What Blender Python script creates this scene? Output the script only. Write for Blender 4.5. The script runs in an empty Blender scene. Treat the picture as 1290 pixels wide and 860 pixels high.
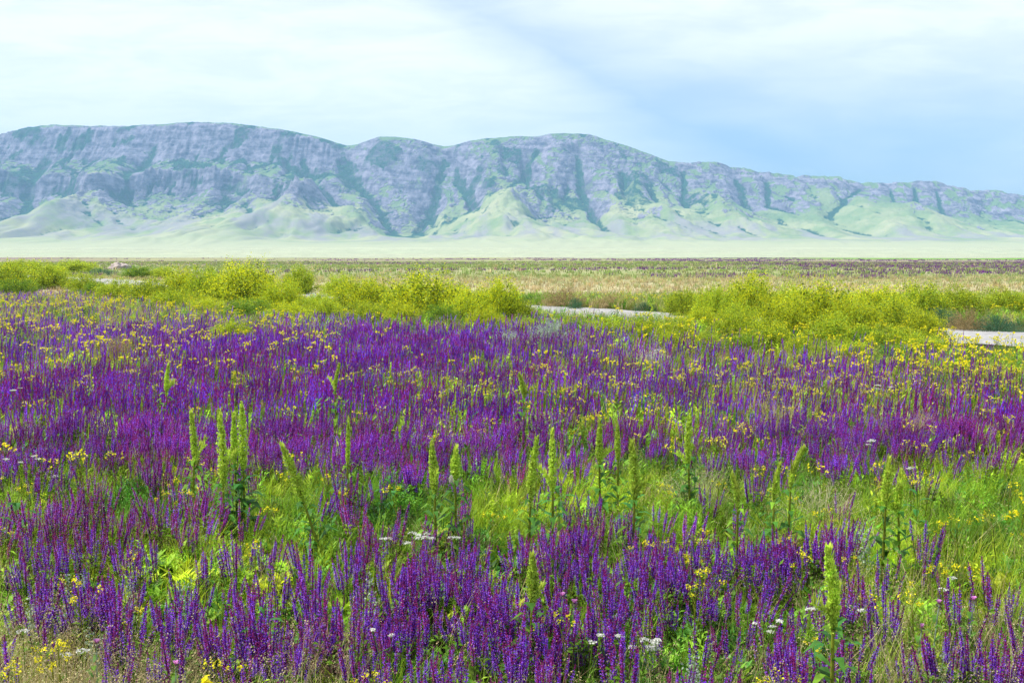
import bpy, math
import numpy as np
from mathutils import Vector

rng = np.random.default_rng(7)
F = 1500.0            # focal length in photo pixels (photo is 1290 x 860)
CX, HY = 645.0, 320.0 # vanishing column, horizon row
CAMH = 2.3
scene = bpy.context.scene
COL = scene.collection

# ------------------------------------------------------------------ helpers
def proj(x, y, z):
    return CX + F * x / y, HY + F * (CAMH - z) / y

def at(px, py, z=0.0):
    """ground point seen at a photo pixel, for something z metres above the plain"""
    y = F * (CAMH - z) / (py - HY)
    return (px - CX) / F * y, y

def smooth(a, b, x):
    t = np.clip((x - a) / (b - a), 0, 1)
    return t * t * (3 - 2 * t)

_perm = np.random.default_rng(3).permutation(4096)
_gr = np.random.default_rng(5).random(4096) * 2 * np.pi
def gnoise(x, y, seed=0):
    x = np.asarray(x, float); y = np.asarray(y, float)
    xi = np.floor(x).astype(np.int64); yi = np.floor(y).astype(np.int64)
    xf = x - xi; yf = y - yi
    def g(ix, iy, dx, dy):
        a = _gr[_perm[(_perm[(ix + seed * 57) & 4095] + iy) & 4095]]
        return np.cos(a) * dx + np.sin(a) * dy
    u = xf ** 3 * (xf * (xf * 6 - 15) + 10); v = yf ** 3 * (yf * (yf * 6 - 15) + 10)
    n00 = g(xi, yi, xf, yf); n10 = g(xi + 1, yi, xf - 1, yf)
    n01 = g(xi, yi + 1, xf, yf - 1); n11 = g(xi + 1, yi + 1, xf - 1, yf - 1)
    return ((n00 * (1 - u) + n10 * u) * (1 - v) + (n01 * (1 - u) + n11 * u) * v) * 1.5

def fbm(x, y, o=4, seed=0, gain=0.5):
    s = 0; a = 1; n = 0
    for k in range(o):
        s = s + a * gnoise(x * 2 ** k, y * 2 ** k, seed + k); n += a; a *= gain
    return s / n

def ridged(x, y, o=4, seed=0):
    s = 0; a = 1; n = 0
    for k in range(o):
        s = s + a * (1 - np.abs(gnoise(x * 2 ** k, y * 2 ** k, seed + k)) * 2.2); n += a; a *= 0.5
    return s / n

def make_mesh(name, V, T, C=None, mat=None, quads=None, smooth_shade=False, attrs=None):
    me = bpy.data.meshes.new(name)
    V = np.ascontiguousarray(V, np.float32)
    T = np.ascontiguousarray(T, np.int32)
    k = T.shape[1]; nf = len(T)
    me.vertices.add(len(V)); me.vertices.foreach_set('co', V.ravel())
    me.loops.add(nf * k); me.loops.foreach_set('vertex_index', T.ravel())
    me.polygons.add(nf)
    me.polygons.foreach_set('loop_start', np.arange(0, nf * k, k, dtype=np.int32))
    me.polygons.foreach_set('loop_total', np.full(nf, k, np.int32))
    if smooth_shade:
        me.polygons.foreach_set('use_smooth', np.ones(nf, bool))
    me.update(calc_edges=True)
    if C is not None:
        ca = me.color_attributes.new('col', 'FLOAT_COLOR', 'POINT')
        cc = np.ones((len(V), 4), np.float32); cc[:, :3] = C
        ca.data.foreach_set('color', cc.ravel())
    for an, av in (attrs or {}).items():
        at_ = me.attributes.new(an, 'FLOAT', 'POINT')
        at_.data.foreach_set('value', np.ascontiguousarray(av, np.float32).ravel())
    if mat: me.materials.append(mat)
    return me

def link(name, me, parent=None):
    o = bpy.data.objects.new(name, me); COL.objects.link(o)
    if parent is not None: o.parent = parent
    return o

def tag(o, label=None, cat=None, group=None, kind=None):
    if label: o['label'] = label
    if cat: o['category'] = cat
    if group: o['group'] = group
    if kind: o['kind'] = kind
    return o

def empty(name, loc, rz=0.0):
    o = bpy.data.objects.new(name, None); COL.objects.link(o)
    o.empty_display_size = 0.2
    o.location = loc; o.rotation_euler = (0, 0, rz)
    return o

def copy_tree(o, parent=None):
    c = o.copy(); COL.objects.link(c)
    if parent is not None: c.parent = parent
    for ch in list(o.children): copy_tree(ch, c)
    return c

class Geo:
    """collects triangles with a colour per vertex"""
    def __init__(s): s.V = []; s.T = []; s.C = []; s.n = 0
    def add(s, V, T, C):
        V = np.asarray(V, float); T = np.asarray(T, int)
        C = np.broadcast_to(np.asarray(C, float), (len(V), 3))
        s.V.append(V); s.T.append(T + s.n); s.C.append(C); s.n += len(V)
    def get(s):
        return np.concatenate(s.V), np.concatenate(s.T), np.concatenate(s.C)
    def mesh(s, name, mat): 
        V, T, C = s.get(); return make_mesh(name, V, T, C, mat)
    # --- shapes
    def strip(s, pts, w, side, col, col2=None):
        """tapered ribbon along pts"""
        pts = np.asarray(pts, float); n = len(pts); w = np.asarray(w, float)
        side = np.asarray(side, float); side = side / (np.linalg.norm(side) + 1e-9)
        V = []; C = []; T = []
        col = np.asarray(col, float); col2 = col if col2 is None else np.asarray(col2, float)
        for i in range(n):
            c = col + (col2 - col) * i / (n - 1)
            if i == n - 1 and w[i] < 1e-5:
                V.append(pts[i]); C.append(c)
            else:
                V += [pts[i] - side * w[i], pts[i] + side * w[i]]; C += [c, c]
        for i in range(n - 1):
            a = 2 * i
            if i == n - 2 and w[-1] < 1e-5: T.append([a, a + 1, a + 2])
            else: T += [[a, a + 1, a + 3], [a, a + 3, a + 2]]
        s.add(V, T, C)
    def tube(s, pts, r, col, k=3, col2=None):
        pts = np.asarray(pts, float); n = len(pts); r = np.broadcast_to(np.asarray(r, float), (n,))
        col = np.asarray(col, float); col2 = col if col2 is None else np.asarray(col2, float)
        d = pts[-1] - pts[0]; d = d / (np.linalg.norm(d) + 1e-9)
        a = np.cross(d, [0.3, 0.9, 0.1]); a /= np.linalg.norm(a) + 1e-9; b = np.cross(d, a)
        V = []; C = []; T = []
        for i in range(n):
            for j in range(k):
                th = 2 * math.pi * j / k
                V.append(pts[i] + r[i] * (math.cos(th) * a + math.sin(th) * b)); C.append(col + (col2 - col) * i / (n - 1))
        for i in range(n - 1):
            for j in range(k):
                p = i * k + j; q = i * k + (j + 1) % k
                T += [[p, q, q + k], [p, q + k, p + k]]
        s.add(V, T, C)
    def leaf(s, base, tip, w, col, up=(0, 0, 1), droop=0.0):
        base = np.asarray(base, float); tip = np.asarray(tip, float)
        d = tip - base; side = np.cross(d, up); nn = np.linalg.norm(side)
        side = side / nn if nn > 1e-6 else np.array([1., 0, 0])
        m = base + d * .45 + np.array([0, 0, droop])
        s.add([base, m - side * w, m + side * w, tip], [[0, 1, 3], [0, 3, 2]], col)
    def flakes(s, P, size, cols, r):
        """one small randomly turned quad per point"""
        P = np.asarray(P, float); n = len(P)
        a = r.normal(size=(n, 3)); a /= np.linalg.norm(a, axis=1)[:, None]
        b = r.normal(size=(n, 3)); b -= (a * b).sum(1)[:, None] * a; b /= np.linalg.norm(b, axis=1)[:, None]
        sz = np.broadcast_to(np.asarray(size, float), (n,))[:, None]
        V = np.stack([P - a * sz, P + b * sz * .6, P + a * sz, P - b * sz * .6], 1).reshape(-1, 3)
        i = np.arange(n)[:, None] * 4
        T = np.concatenate([i + [0, 1, 2], i + [0, 2, 3]])
        C = np.repeat(np.broadcast_to(np.asarray(cols, float), (n, 3)), 4, 0)
        s.add(V, T, C)

def scatter(geo_out, temps, pos, scale, rot, lean, tint, pick):
    """place templates (V,T,C) at pos with scale, turn, lean (dx,dy per metre, growing with height) and tint"""
    for k, (V, T, C) in enumerate(temps):
        m = np.nonzero(pick == k)[0]
        if len(m) == 0: continue
        c = np.cos(rot[m])[:, None]; sn = np.sin(rot[m])[:, None]
        sc = scale[m][:, None]
        x = V[None, :, 0] * sc; y = V[None, :, 1] * sc; z = V[None, :, 2] * sc
        X = x * c - y * sn + lean[m, 0:1] * z * z; Y = x * sn + y * c + lean[m, 1:2] * z * z
        P = np.stack([X + pos[m, 0:1], Y + pos[m, 1:2], z + pos[m, 2:3]], -1).reshape(-1, 3)
        CC = (C[None] * tint[m][:, None, :]).reshape(-1, 3)
        TT = (T[None] + (np.arange(len(m)) * len(V))[:, None, None]).reshape(-1, 3)
        geo_out.add(P, TT, CC)

# ------------------------------------------------------------------ materials
def new_mat(name):
    m = bpy.data.materials.new(name); m.use_nodes = True
    nt = m.node_tree; nt.nodes.clear()
    return m, nt, nt.nodes, nt.links

def plant_mat(name, transl=0.35, rough=0.6, spec=0.25, var=0.25, nscale=30):
    m, nt, N, L = new_mat(name)
    out = N.new('ShaderNodeOutputMaterial')
    a = N.new('ShaderNodeVertexColor'); a.layer_name = 'col'
    tc = N.new('ShaderNodeNewGeometry')
    no = N.new('ShaderNodeTexNoise'); no.inputs['Scale'].default_value = nscale; no.inputs['Detail'].default_value = 1
    L.new(tc.outputs['Position'], no.inputs['Vector'])
    mr = N.new('ShaderNodeMapRange'); mr.inputs['From Min'].default_value = .3; mr.inputs['From Max'].default_value = .7
    mr.inputs['To Min'].default_value = 1 - var; mr.inputs['To Max'].default_value = 1 + var
    L.new(no.outputs['Fac'], mr.inputs['Value'])
    oi = N.new('ShaderNodeObjectInfo')
    mr2 = N.new('ShaderNodeMapRange'); mr2.inputs['To Min'].default_value = .82; mr2.inputs['To Max'].default_value = 1.15
    L.new(oi.outputs['Random'], mr2.inputs['Value'])
    mm = N.new('ShaderNodeMath'); mm.operation = 'MULTIPLY'
    L.new(mr.outputs[0], mm.inputs[0]); L.new(mr2.outputs[0], mm.inputs[1])
    mx = N.new('ShaderNodeVectorMath'); mx.operation = 'SCALE'
    L.new(a.outputs['Color'], mx.inputs[0]); L.new(mm.outputs[0], mx.inputs['Scale'])
    p = N.new('ShaderNodeBsdfPrincipled'); p.inputs['Roughness'].default_value = rough
    p.inputs['Specular IOR Level'].default_value = spec
    t = N.new('ShaderNodeBsdfTranslucent')
    s = N.new('ShaderNodeMixShader'); s.inputs[0].default_value = transl
    L.new(mx.outputs[0], p.inputs['Base Color']); L.new(mx.outputs[0], t.inputs['Color'])
    L.new(p.outputs[0], s.inputs[1]); L.new(t.outputs[0], s.inputs[2]); L.new(s.outputs[0], out.inputs['Surface'])
    return m
M_LEAF = plant_mat('leaf_tissue', .38)
M_PETAL = plant_mat('petal_tissue', .35, .7, .1, .2, 60)
M_DRY = plant_mat('dry_stem_tissue', .25, .8, .1)

# ------------------------------------------------------------------ density maps read from the photo (columns x rows in photo pixels)
GX = np.array([0, 161, 322, 484, 645, 806, 968, 1129, 1290.])
GY = np.array([370, 390, 410, 430, 450, 480, 510, 540, 570, 600, 630, 660, 700, 740, 780, 820, 860.])
PUR = np.array([
 [5,1,0,0,0,0,0,0,0],[2,3,1,0,0,0,0,0,0],[5,6,6,6,5,1,0,0,0],[4,4,7,9,7,4,1,1,0],[5,4,9,9,6,4,5.5,4.5,1.5],
 [8,7,8,7,5,5.5,6.5,4,3],[8,8,8,9,7,5,5.5,5,8],[6,9,8,9,8,6,8,8,8],[5,7,7,8,5,2,4,6,6],[4.5,5,3,2.5,1.5,.6,.6,1,1],
 [4,4.5,2.2,2.5,2.2,1.5,.4,.5,.5],[6,6.5,3.5,5.5,6,5,2.5,2.5,.7],[5,7,6.5,7,7,6,6,4,1],[5,8,8,9,8,7,6,3,2],[7,9,9,9,9,8,6,3,3],
 [1.5,5,8,9,9,8,6,4,4],[0,2,5,8,9,7,4,3.5,4]], float) / 9
YEL = np.array([
 [4,3,3,2,1,2,3,3,3],[3,4,2,0,0,2,3,3,3],[3,2,3,0,0,2,3,4,4],[2,3,3,0,0,1.5,2,4,7],[1,3,1,0,.5,1,1.5,3.5,7],
 [1,1.5,1.5,2,2,3.5,3,4,5],[1,1,1.5,2,1.5,5,4,3,3],[0,0,1,1,1,4,3,2,1],[1,1,0,0,0,1,1,1,1],[1,3,4,1,0,0,2,2,1],
 [1,2,3,1,1,1,2,2,2],[1,1,2,1,1,1,2,3,4],[1,1,1,0,1,2,3,3,3],[1,1,0,0,1,2,3,2,1],[1,2,1,1,1,2,4,2,1],
 [3,2.5,2,1,1,2,2,2,1],[4,3.5,2,1,1,2,3,2,1]], float) / 9
DRY = np.array([
 [4,5,4,1,1,4,3,3,3],[5,5,4,2,1,3,2,2,3],[3,4,3,1,1,2,2,2,2],[3,6,2,0,1,3,2,3,2],[2,3,1,0,2,4,3,4,2],
 [1,2,1,1,2,2,5,6,3],[1,1,0,0,1,1,5,5,2],[0,0,0,0,0,1,2,3,1],[0,0,0,0,1,1,1,1,1],[0,0,0,0,0,3,3,1,1],
 [0,0,0,0,0,2,3,1,1],[1,1,0,0,0,1,1,1,1],[1,0,1,1,1,1,1,1,1],[1,0,0,0,0,1,1,2,2],[2,1,0,1,1,1,1,3,3],
 [7,4,1,2,1,1,1,3,5],[9,7,4,2,1,1,3,4,4]], float) / 9
def gmap(M, px, py):
    i = np.clip(np.interp(px, GX, np.arange(9)), 0, 7.999); j = np.clip(np.interp(py, GY, np.arange(17)), 0, 15.999)
    i0 = i.astype(int); j0 = j.astype(int); u = i - i0; v = j - j0
    return (M[j0, i0] * (1-u) + M[j0, i0+1] * u) * (1-v) + (M[j0+1, i0] * (1-u) + M[j0+1, i0+1] * u) * v

def ground_z(x, y):
    x = np.asarray(x, float); y = np.asarray(y, float)
    near = 0.05 * gnoise(x / 6, y / 6, 9) * smooth(3, 8, y) + 0.45 * gnoise(x / 110, y / 120, 10) * smooth(60, 200, y)
    z = near - 9.0 * smooth(700, 1400, y)
    z = z + 9.0 * smooth(1500, 2500, y) + 44.0 * np.clip((y - 2300) / 1700, 0, 4) ** 1.2
    return z

# the track: centre line on the plain
TRK = np.array([[60, -30], [28, 12], [14, 31.8], [3.6, 45.5], [-11, 64], [-37, 105], [-75, 150], [-190, 290]], float)
def track_dist(x, y):
    best = np.full(np.shape(x), 1e9)
    for a, b in zip(TRK[:-1], TRK[1:]):
        d = b - a; t = np.clip(((x - a[0]) * d[0] + (y - a[1]) * d[1]) / (d @ d), 0, 1)
        best = np.minimum(best, np.hypot(x - a[0] - t * d[0], y - a[1] - t * d[1]))
    return best
TRW = 2.6

# ------------------------------------------------------------------ camera
cam = bpy.data.cameras.new('camera'); co = bpy.data.objects.new('camera', cam); COL.objects.link(co)
cam.sensor_width = 36; cam.lens = 36 * F / 1290; cam.clip_start = 0.05; cam.clip_end = 40000
co.location = (0, 0, CAMH); co.rotation_euler = (math.pi / 2 - math.atan((430 - HY) / F), 0, 0)
scene.camera = co

# ------------------------------------------------------------------ light
SUN_EL = math.radians(58); SUN_AZ = math.radians(-78)   # azimuth from +Y (view direction), negative = left
sd = Vector((math.sin(SUN_AZ) * math.cos(SUN_EL), math.cos(SUN_AZ) * math.cos(SUN_EL), math.sin(SUN_EL)))
sl = bpy.data.lights.new('sun', 'SUN'); sl.energy = 4.2; sl.angle = math.radians(0.6); sl.color = (1, .955, .88)
so = bpy.data.objects.new('sun', sl); COL.objects.link(so); so.rotation_euler = sd.to_track_quat('Z', 'Y').to_euler()
so.location = (0, 0, 50)

w = bpy.data.worlds.new('World'); scene.world = w; w.use_nodes = True
nt = w.node_tree; N = nt.nodes; L = nt.links; N.clear()
wo = N.new('ShaderNodeOutputWorld')
sky = N.new('ShaderNodeTexSky'); sky.sky_type = 'NISHITA'; sky.sun_disc = False
sky.sun_elevation = SUN_EL; sky.sun_rotation = SUN_AZ
sky.air_density = 1.2; sky.dust_density = .4; sky.ozone_density = 3.0
def math_node(op, a=None, b=None, c=None, clamp=False):
    n = N.new('ShaderNodeMath'); n.operation = op; n.use_clamp = clamp
    for i, v in enumerate((a, b, c)):
        if v is None: continue
        if isinstance(v, (int, float)): n.inputs[i].default_value = v
        else: L.new(v, n.inputs[i])
    return n.outputs[0]
# thin high cloud as a function of sky direction, projected on a high flat layer
tc = N.new('ShaderNodeTexCoord')
sep = N.new('ShaderNodeSeparateXYZ'); L.new(tc.outputs['Generated'], sep.inputs[0])
zc = math_node('MAXIMUM', sep.outputs['Z'], 0.0)
yc = math_node('MAXIMUM', sep.outputs['Y'], 0.15)
U = math_node('DIVIDE', sep.outputs['X'], yc)     # tangent of the bearing
Vv = math_node('DIVIDE', sep.outputs['Z'], yc)
cb = N.new('ShaderNodeCombineXYZ'); L.new(U, cb.inputs[0]); L.new(Vv, cb.inputs[1])
def noise(vec, scale, detail=3, rough=.5, sx=1, sy=1, rz=0, dist=0):
    mp = N.new('ShaderNodeMapping'); mp.inputs['Scale'].default_value = (sx, sy, 1); mp.inputs['Rotation'].default_value = (0, 0, rz)
    L.new(vec, mp.inputs[0])
    n = N.new('ShaderNodeTexNoise'); n.inputs['Scale'].default_value = scale; n.inputs['Detail'].default_value = detail
    n.inputs['Roughness'].default_value = rough; n.inputs['Distortion'].default_value = dist
    L.new(mp.outputs[0], n.inputs['Vector']); return n.outputs['Fac']
def maprange(v, a, b, c, d):
    n = N.new('ShaderNodeMapRange'); n.interpolation_type = 'SMOOTHERSTEP'
    for i, q in enumerate((a, b, c, d)): n.inputs[i + 1].default_value = q
    L.new(v, n.inputs[0]); return n.outputs[0]
n1 = noise(cb.outputs[0], 3.2, 4, .5, 1, 2.2, math.radians(14), .6)
n2 = noise(cb.outputs[0], 9, 5, .6, 1, 4.5, math.radians(16), .4)
# clear band: lies low on the right, rising towards the left: v < v0 - s*u
lim = math_node('MULTIPLY_ADD', U, -0.28, 0.0)                # slope of the cloud edge
lim = math_node('ADD', lim, math_node('MULTIPLY', math_node('MULTIPLY', U, U), 0.25))
edge = math_node('SUBTRACT', Vv, math_node('ADD', lim, 0.185))
edge = math_node('ADD', edge, math_node('MULTIPLY', math_node('SUBTRACT', n1, .5), .16))
cover_top = maprange(edge, -.12, .11, 0.10, 1.0)
left = maprange(math_node('ADD', U, math_node('MULTIPLY_ADD', Vv, 1.6, math_node('MULTIPLY_ADD', n1, .25, -.125))), .16, .46, .97, .04)
left = math_node('MULTIPLY', left, maprange(Vv, .06, .16, .72, 1.0))
left = math_node('MULTIPLY', left, maprange(U, -.1, .35, 1.0, .55))
cover = math_node('MAXIMUM', cover_top, left)
cover = math_node('MULTIPLY', cover, maprange(n2, .25, .7, .8, 1.0))
cover = math_node('MAXIMUM', cover, maprange(n2, .45, .8, .06, .25))
skm = N.new('ShaderNodeVectorMath'); skm.operation = 'MULTIPLY'; L.new(sky.outputs[0], skm.inputs[0]); skm.inputs[1].default_value = (.56, .83, 1.24)
mix = N.new('ShaderNodeMix'); mix.data_type = 'RGBA'
L.new(cover, mix.inputs[0]); L.new(skm.outputs[0], mix.inputs[6])
mix.inputs[7].default_value = (9.9, 10.3, 10.9, 1)
bg = N.new('ShaderNodeBackground'); bg.inputs['Strength'].default_value = 0.085
L.new(mix.outputs[2], bg.inputs[0]); L.new(bg.outputs[0], wo.inputs[0])

vs = scene.view_settings; vs.view_transform = 'Standard'; vs.look = 'None'; vs.exposure = 0.45; vs.gamma = 1; vs.use_curve_mapping = False

# ------------------------------------------------------------------ ground sheet
def ground():
    ys = np.concatenate([np.linspace(-40, 3, 24)[:-1], np.linspace(3, 60, 190)[:-1],
                         60 * (700 / 60) ** np.linspace(0, 1, 220)[:-1], 700 * (5200 / 700) ** np.linspace(0, 1, 190)])
    s = np.linspace(-1, 1, 520)
    xs = np.sign(s) * (np.exp(np.abs(s) * 7.3) - 1) / (np.exp(7.3) - 1) * 6500
    xs = np.sign(s) * (0.12 * np.abs(s) * 520 + np.abs(xs) * 6400 / 6500)
    X, Y = np.meshgrid(xs, ys); Z = ground_z(X, Y) - 150 * smooth(3150, 3900, Y)
    V = np.stack([X, Y, Z], -1).reshape(-1, 3)
    ny, nx = X.shape
    i = np.arange(ny - 1)[:, None] * nx + np.arange(nx - 1)
    Q = np.stack([i, i + 1, i + nx + 1, i + nx], -1).reshape(-1, 4)
    # what covers the soil, by place
    x, y = X.ravel(), Y.ravel()
    soil = np.array([.040, .055, .016]); green = np.array([.19, .22, .08]); straw = np.array([.50, .45, .27])
    pale = np.array([.37, .385, .24]); purple = np.array([.17, .07, .17]); bright = np.array([.13, .30, .03])
    px = CX + F * x / np.maximum(y, 3)
    n = fbm(x / 30, y / 60, 4, 20); nb = fbm(x / 160, y / 45, 4, 21); nw = fbm(x / 600, y / 130, 4, 22)
    c = soil[None] * np.ones((len(x), 1))
    f = smooth(45, 70, y)[:, None]; c = c * (1 - f) + straw * .8 * f
    # straw field 55-95 m, right of the big bushes; green belt 95-350 m
    f = smooth(75, 125, y + 26 * nb)[:, None] * .85; c = c * (1 - f) + green * 1.25 * f
    f = (smooth(-.05, .3, n) * smooth(80, 140, y) * .55)[:, None]; c = c * (1 - f) + straw * .62 * f
    f = (smooth(150, 260, y + 60 * nb) * smooth(-.10, .2, nb + .0006 * np.clip(x, -100, 200)) * .55)[:, None]; c = c * (1 - f) + purple * f
    f = (smooth(480, 540, y) * (1 - smooth(640, 690, y)) * smooth(90, 160, x))[:, None]; c = c * (1 - f) + bright * f
    # far steppe beyond the edge of the plain
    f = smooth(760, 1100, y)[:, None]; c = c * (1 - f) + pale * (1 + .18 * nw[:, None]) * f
    f = (smooth(.05, .3, nw + .3 * nb) * smooth(1200, 1700, y) * (1 - smooth(2600, 3200, y)) * .4)[:, None]; c = c * (1 - f) + np.array([.26, .34, .18]) * f
    f = (smooth(690, 720, y) * (1 - smooth(760, 900, y)))[:, None]; c = c * (1 - f) + np.array([.18, .24, .13]) * f
    m, nt, N, L = new_mat('steppe_soil')
    out = N.new('ShaderNodeOutputMaterial'); p = N.new('ShaderNodeBsdfPrincipled')
    p.inputs['Roughness'].default_value = .95; p.inputs['Specular IOR Level'].default_value = .1
    a = N.new('ShaderNodeVertexColor'); a.layer_name = 'col'
    g = N.new('ShaderNodeNewGeometry')
    prev = a.outputs['Color']
    for scl, lo, hi, sy in ((9, .6, 1.4, 1), (.35, .75, 1.25, .5), (.03, .85, 1.15, .35)):
        mp = N.new('ShaderNodeMapping'); mp.inputs['Scale'].default_value = (1, sy, 1); L.new(g.outputs['Position'], mp.inputs[0])
        no = N.new('ShaderNodeTexNoise'); no.inputs['Scale'].default_value = scl; no.inputs['Detail'].default_value = 5; no.inputs['Roughness'].default_value = .65
        L.new(mp.outputs[0], no.inputs['Vector'])
        mr = N.new('ShaderNodeMapRange'); mr.inputs['From Min'].default_value = .3; mr.inputs['From Max'].default_value = .7
        mr.inputs['To Min'].default_value = lo; mr.inputs['To Max'].default_value = hi; L.new(no.outputs['Fac'], mr.inputs['Value'])
        sc = N.new('ShaderNodeVectorMath'); sc.operation = 'SCALE'; L.new(prev, sc.inputs[0]); L.new(mr.outputs[0], sc.inputs['Scale']); prev = sc.outputs[0]
    L.new(prev, p.inputs['Base Color']); L.new(p.outputs[0], out.inputs['Surface'])
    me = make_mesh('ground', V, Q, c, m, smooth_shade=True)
    tag(link('ground', me), kind='structure')
ground()

# ------------------------------------------------------------------ track
def track():
    # resample centre line
    P = []
    for a, b in zip(TRK[:-1], TRK[1:]):
        n = max(2, int(np.linalg.norm(b - a) / .6))
        P += [a + (b - a) * t for t in np.linspace(0, 1, n, endpoint=False)]
    P = np.array(P + [TRK[-1]])
    k = 9; Pp = np.pad(P, ((k, k), (0, 0)), 'edge')
    P = np.stack([np.convolve(Pp[:, i], np.ones(2 * k + 1) / (2 * k + 1), 'valid') for i in (0, 1)], 1)
    d = np.gradient(P, axis=0); d /= np.linalg.norm(d, axis=1)[:, None]; nrm = np.stack([-d[:, 1], d[:, 0]], 1)
    s = np.linspace(-1, 1, 15)
    V = []; 
    for i, (p, q) in enumerate(zip(P, nrm)):
        wv = TRW * (1 + .10 * math.sin(i * .35) + .06 * math.sin(i * 1.7 + 1))
        for t in s:
            x, y = p + q * t * wv
            rut = -0.035 * math.exp(-((abs(t) - .5) / .16) ** 2)
            z = float(ground_z(x, y)) + 0.03 + .05 * (1 - t * t) * 1.3 + rut + .012 * float(gnoise(x * 1.7, y * 1.7, 40))
            V.append((x, y, z))
    nx = len(s); ny = len(P)
    i = np.arange(ny - 1)[:, None] * nx + np.arange(nx - 1)
    Q = np.stack([i, i + 1, i + nx + 1, i + nx], -1).reshape(-1, 4)
    m, nt, N, L = new_mat('pale_gravel')
    out = N.new('ShaderNodeOutputMaterial'); p = N.new('ShaderNodeBsdfPrincipled'); p.inputs['Roughness'].default_value = .95
    g = N.new('ShaderNodeNewGeometry')
    no = N.new('ShaderNodeTexNoise'); no.inputs['Scale'].default_value = 3; no.inputs['Detail'].default_value = 8; no.inputs['Roughness'].default_value = .7
    L.new(g.outputs['Position'], no.inputs['Vector'])
    cr = N.new('ShaderNodeValToRGB'); L.new(no.outputs['Fac'], cr.inputs[0])
    cr.color_ramp.elements[0].position = .3; cr.color_ramp.elements[0].color = (.20, .195, .19, 1)
    cr.color_ramp.elements[1].position = .7; cr.color_ramp.elements[1].color = (.42, .41, .40, 1)
    bp = N.new('ShaderNodeBump'); bp.inputs['Strength'].default_value = .5; bp.inputs['Distance'].default_value = .03
    n2 = N.new('ShaderNodeTexNoise'); n2.inputs['Scale'].default_value = 18; n2.inputs['Detail'].default_value = 4; L.new(g.outputs['Position'], n2.inputs['Vector'])
    L.new(n2.outputs['Fac'], bp.inputs['Height']); L.new(bp.outputs[0], p.inputs['Normal'])
    L.new(cr.outputs[0], p.inputs['Base Color']); L.new(p.outputs[0], out.inputs['Surface'])
    tag(link('gravel_track', make_mesh('gravel_track', np.array(V), Q, None, m, smooth_shade=True)), kind='structure')
track()

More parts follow.
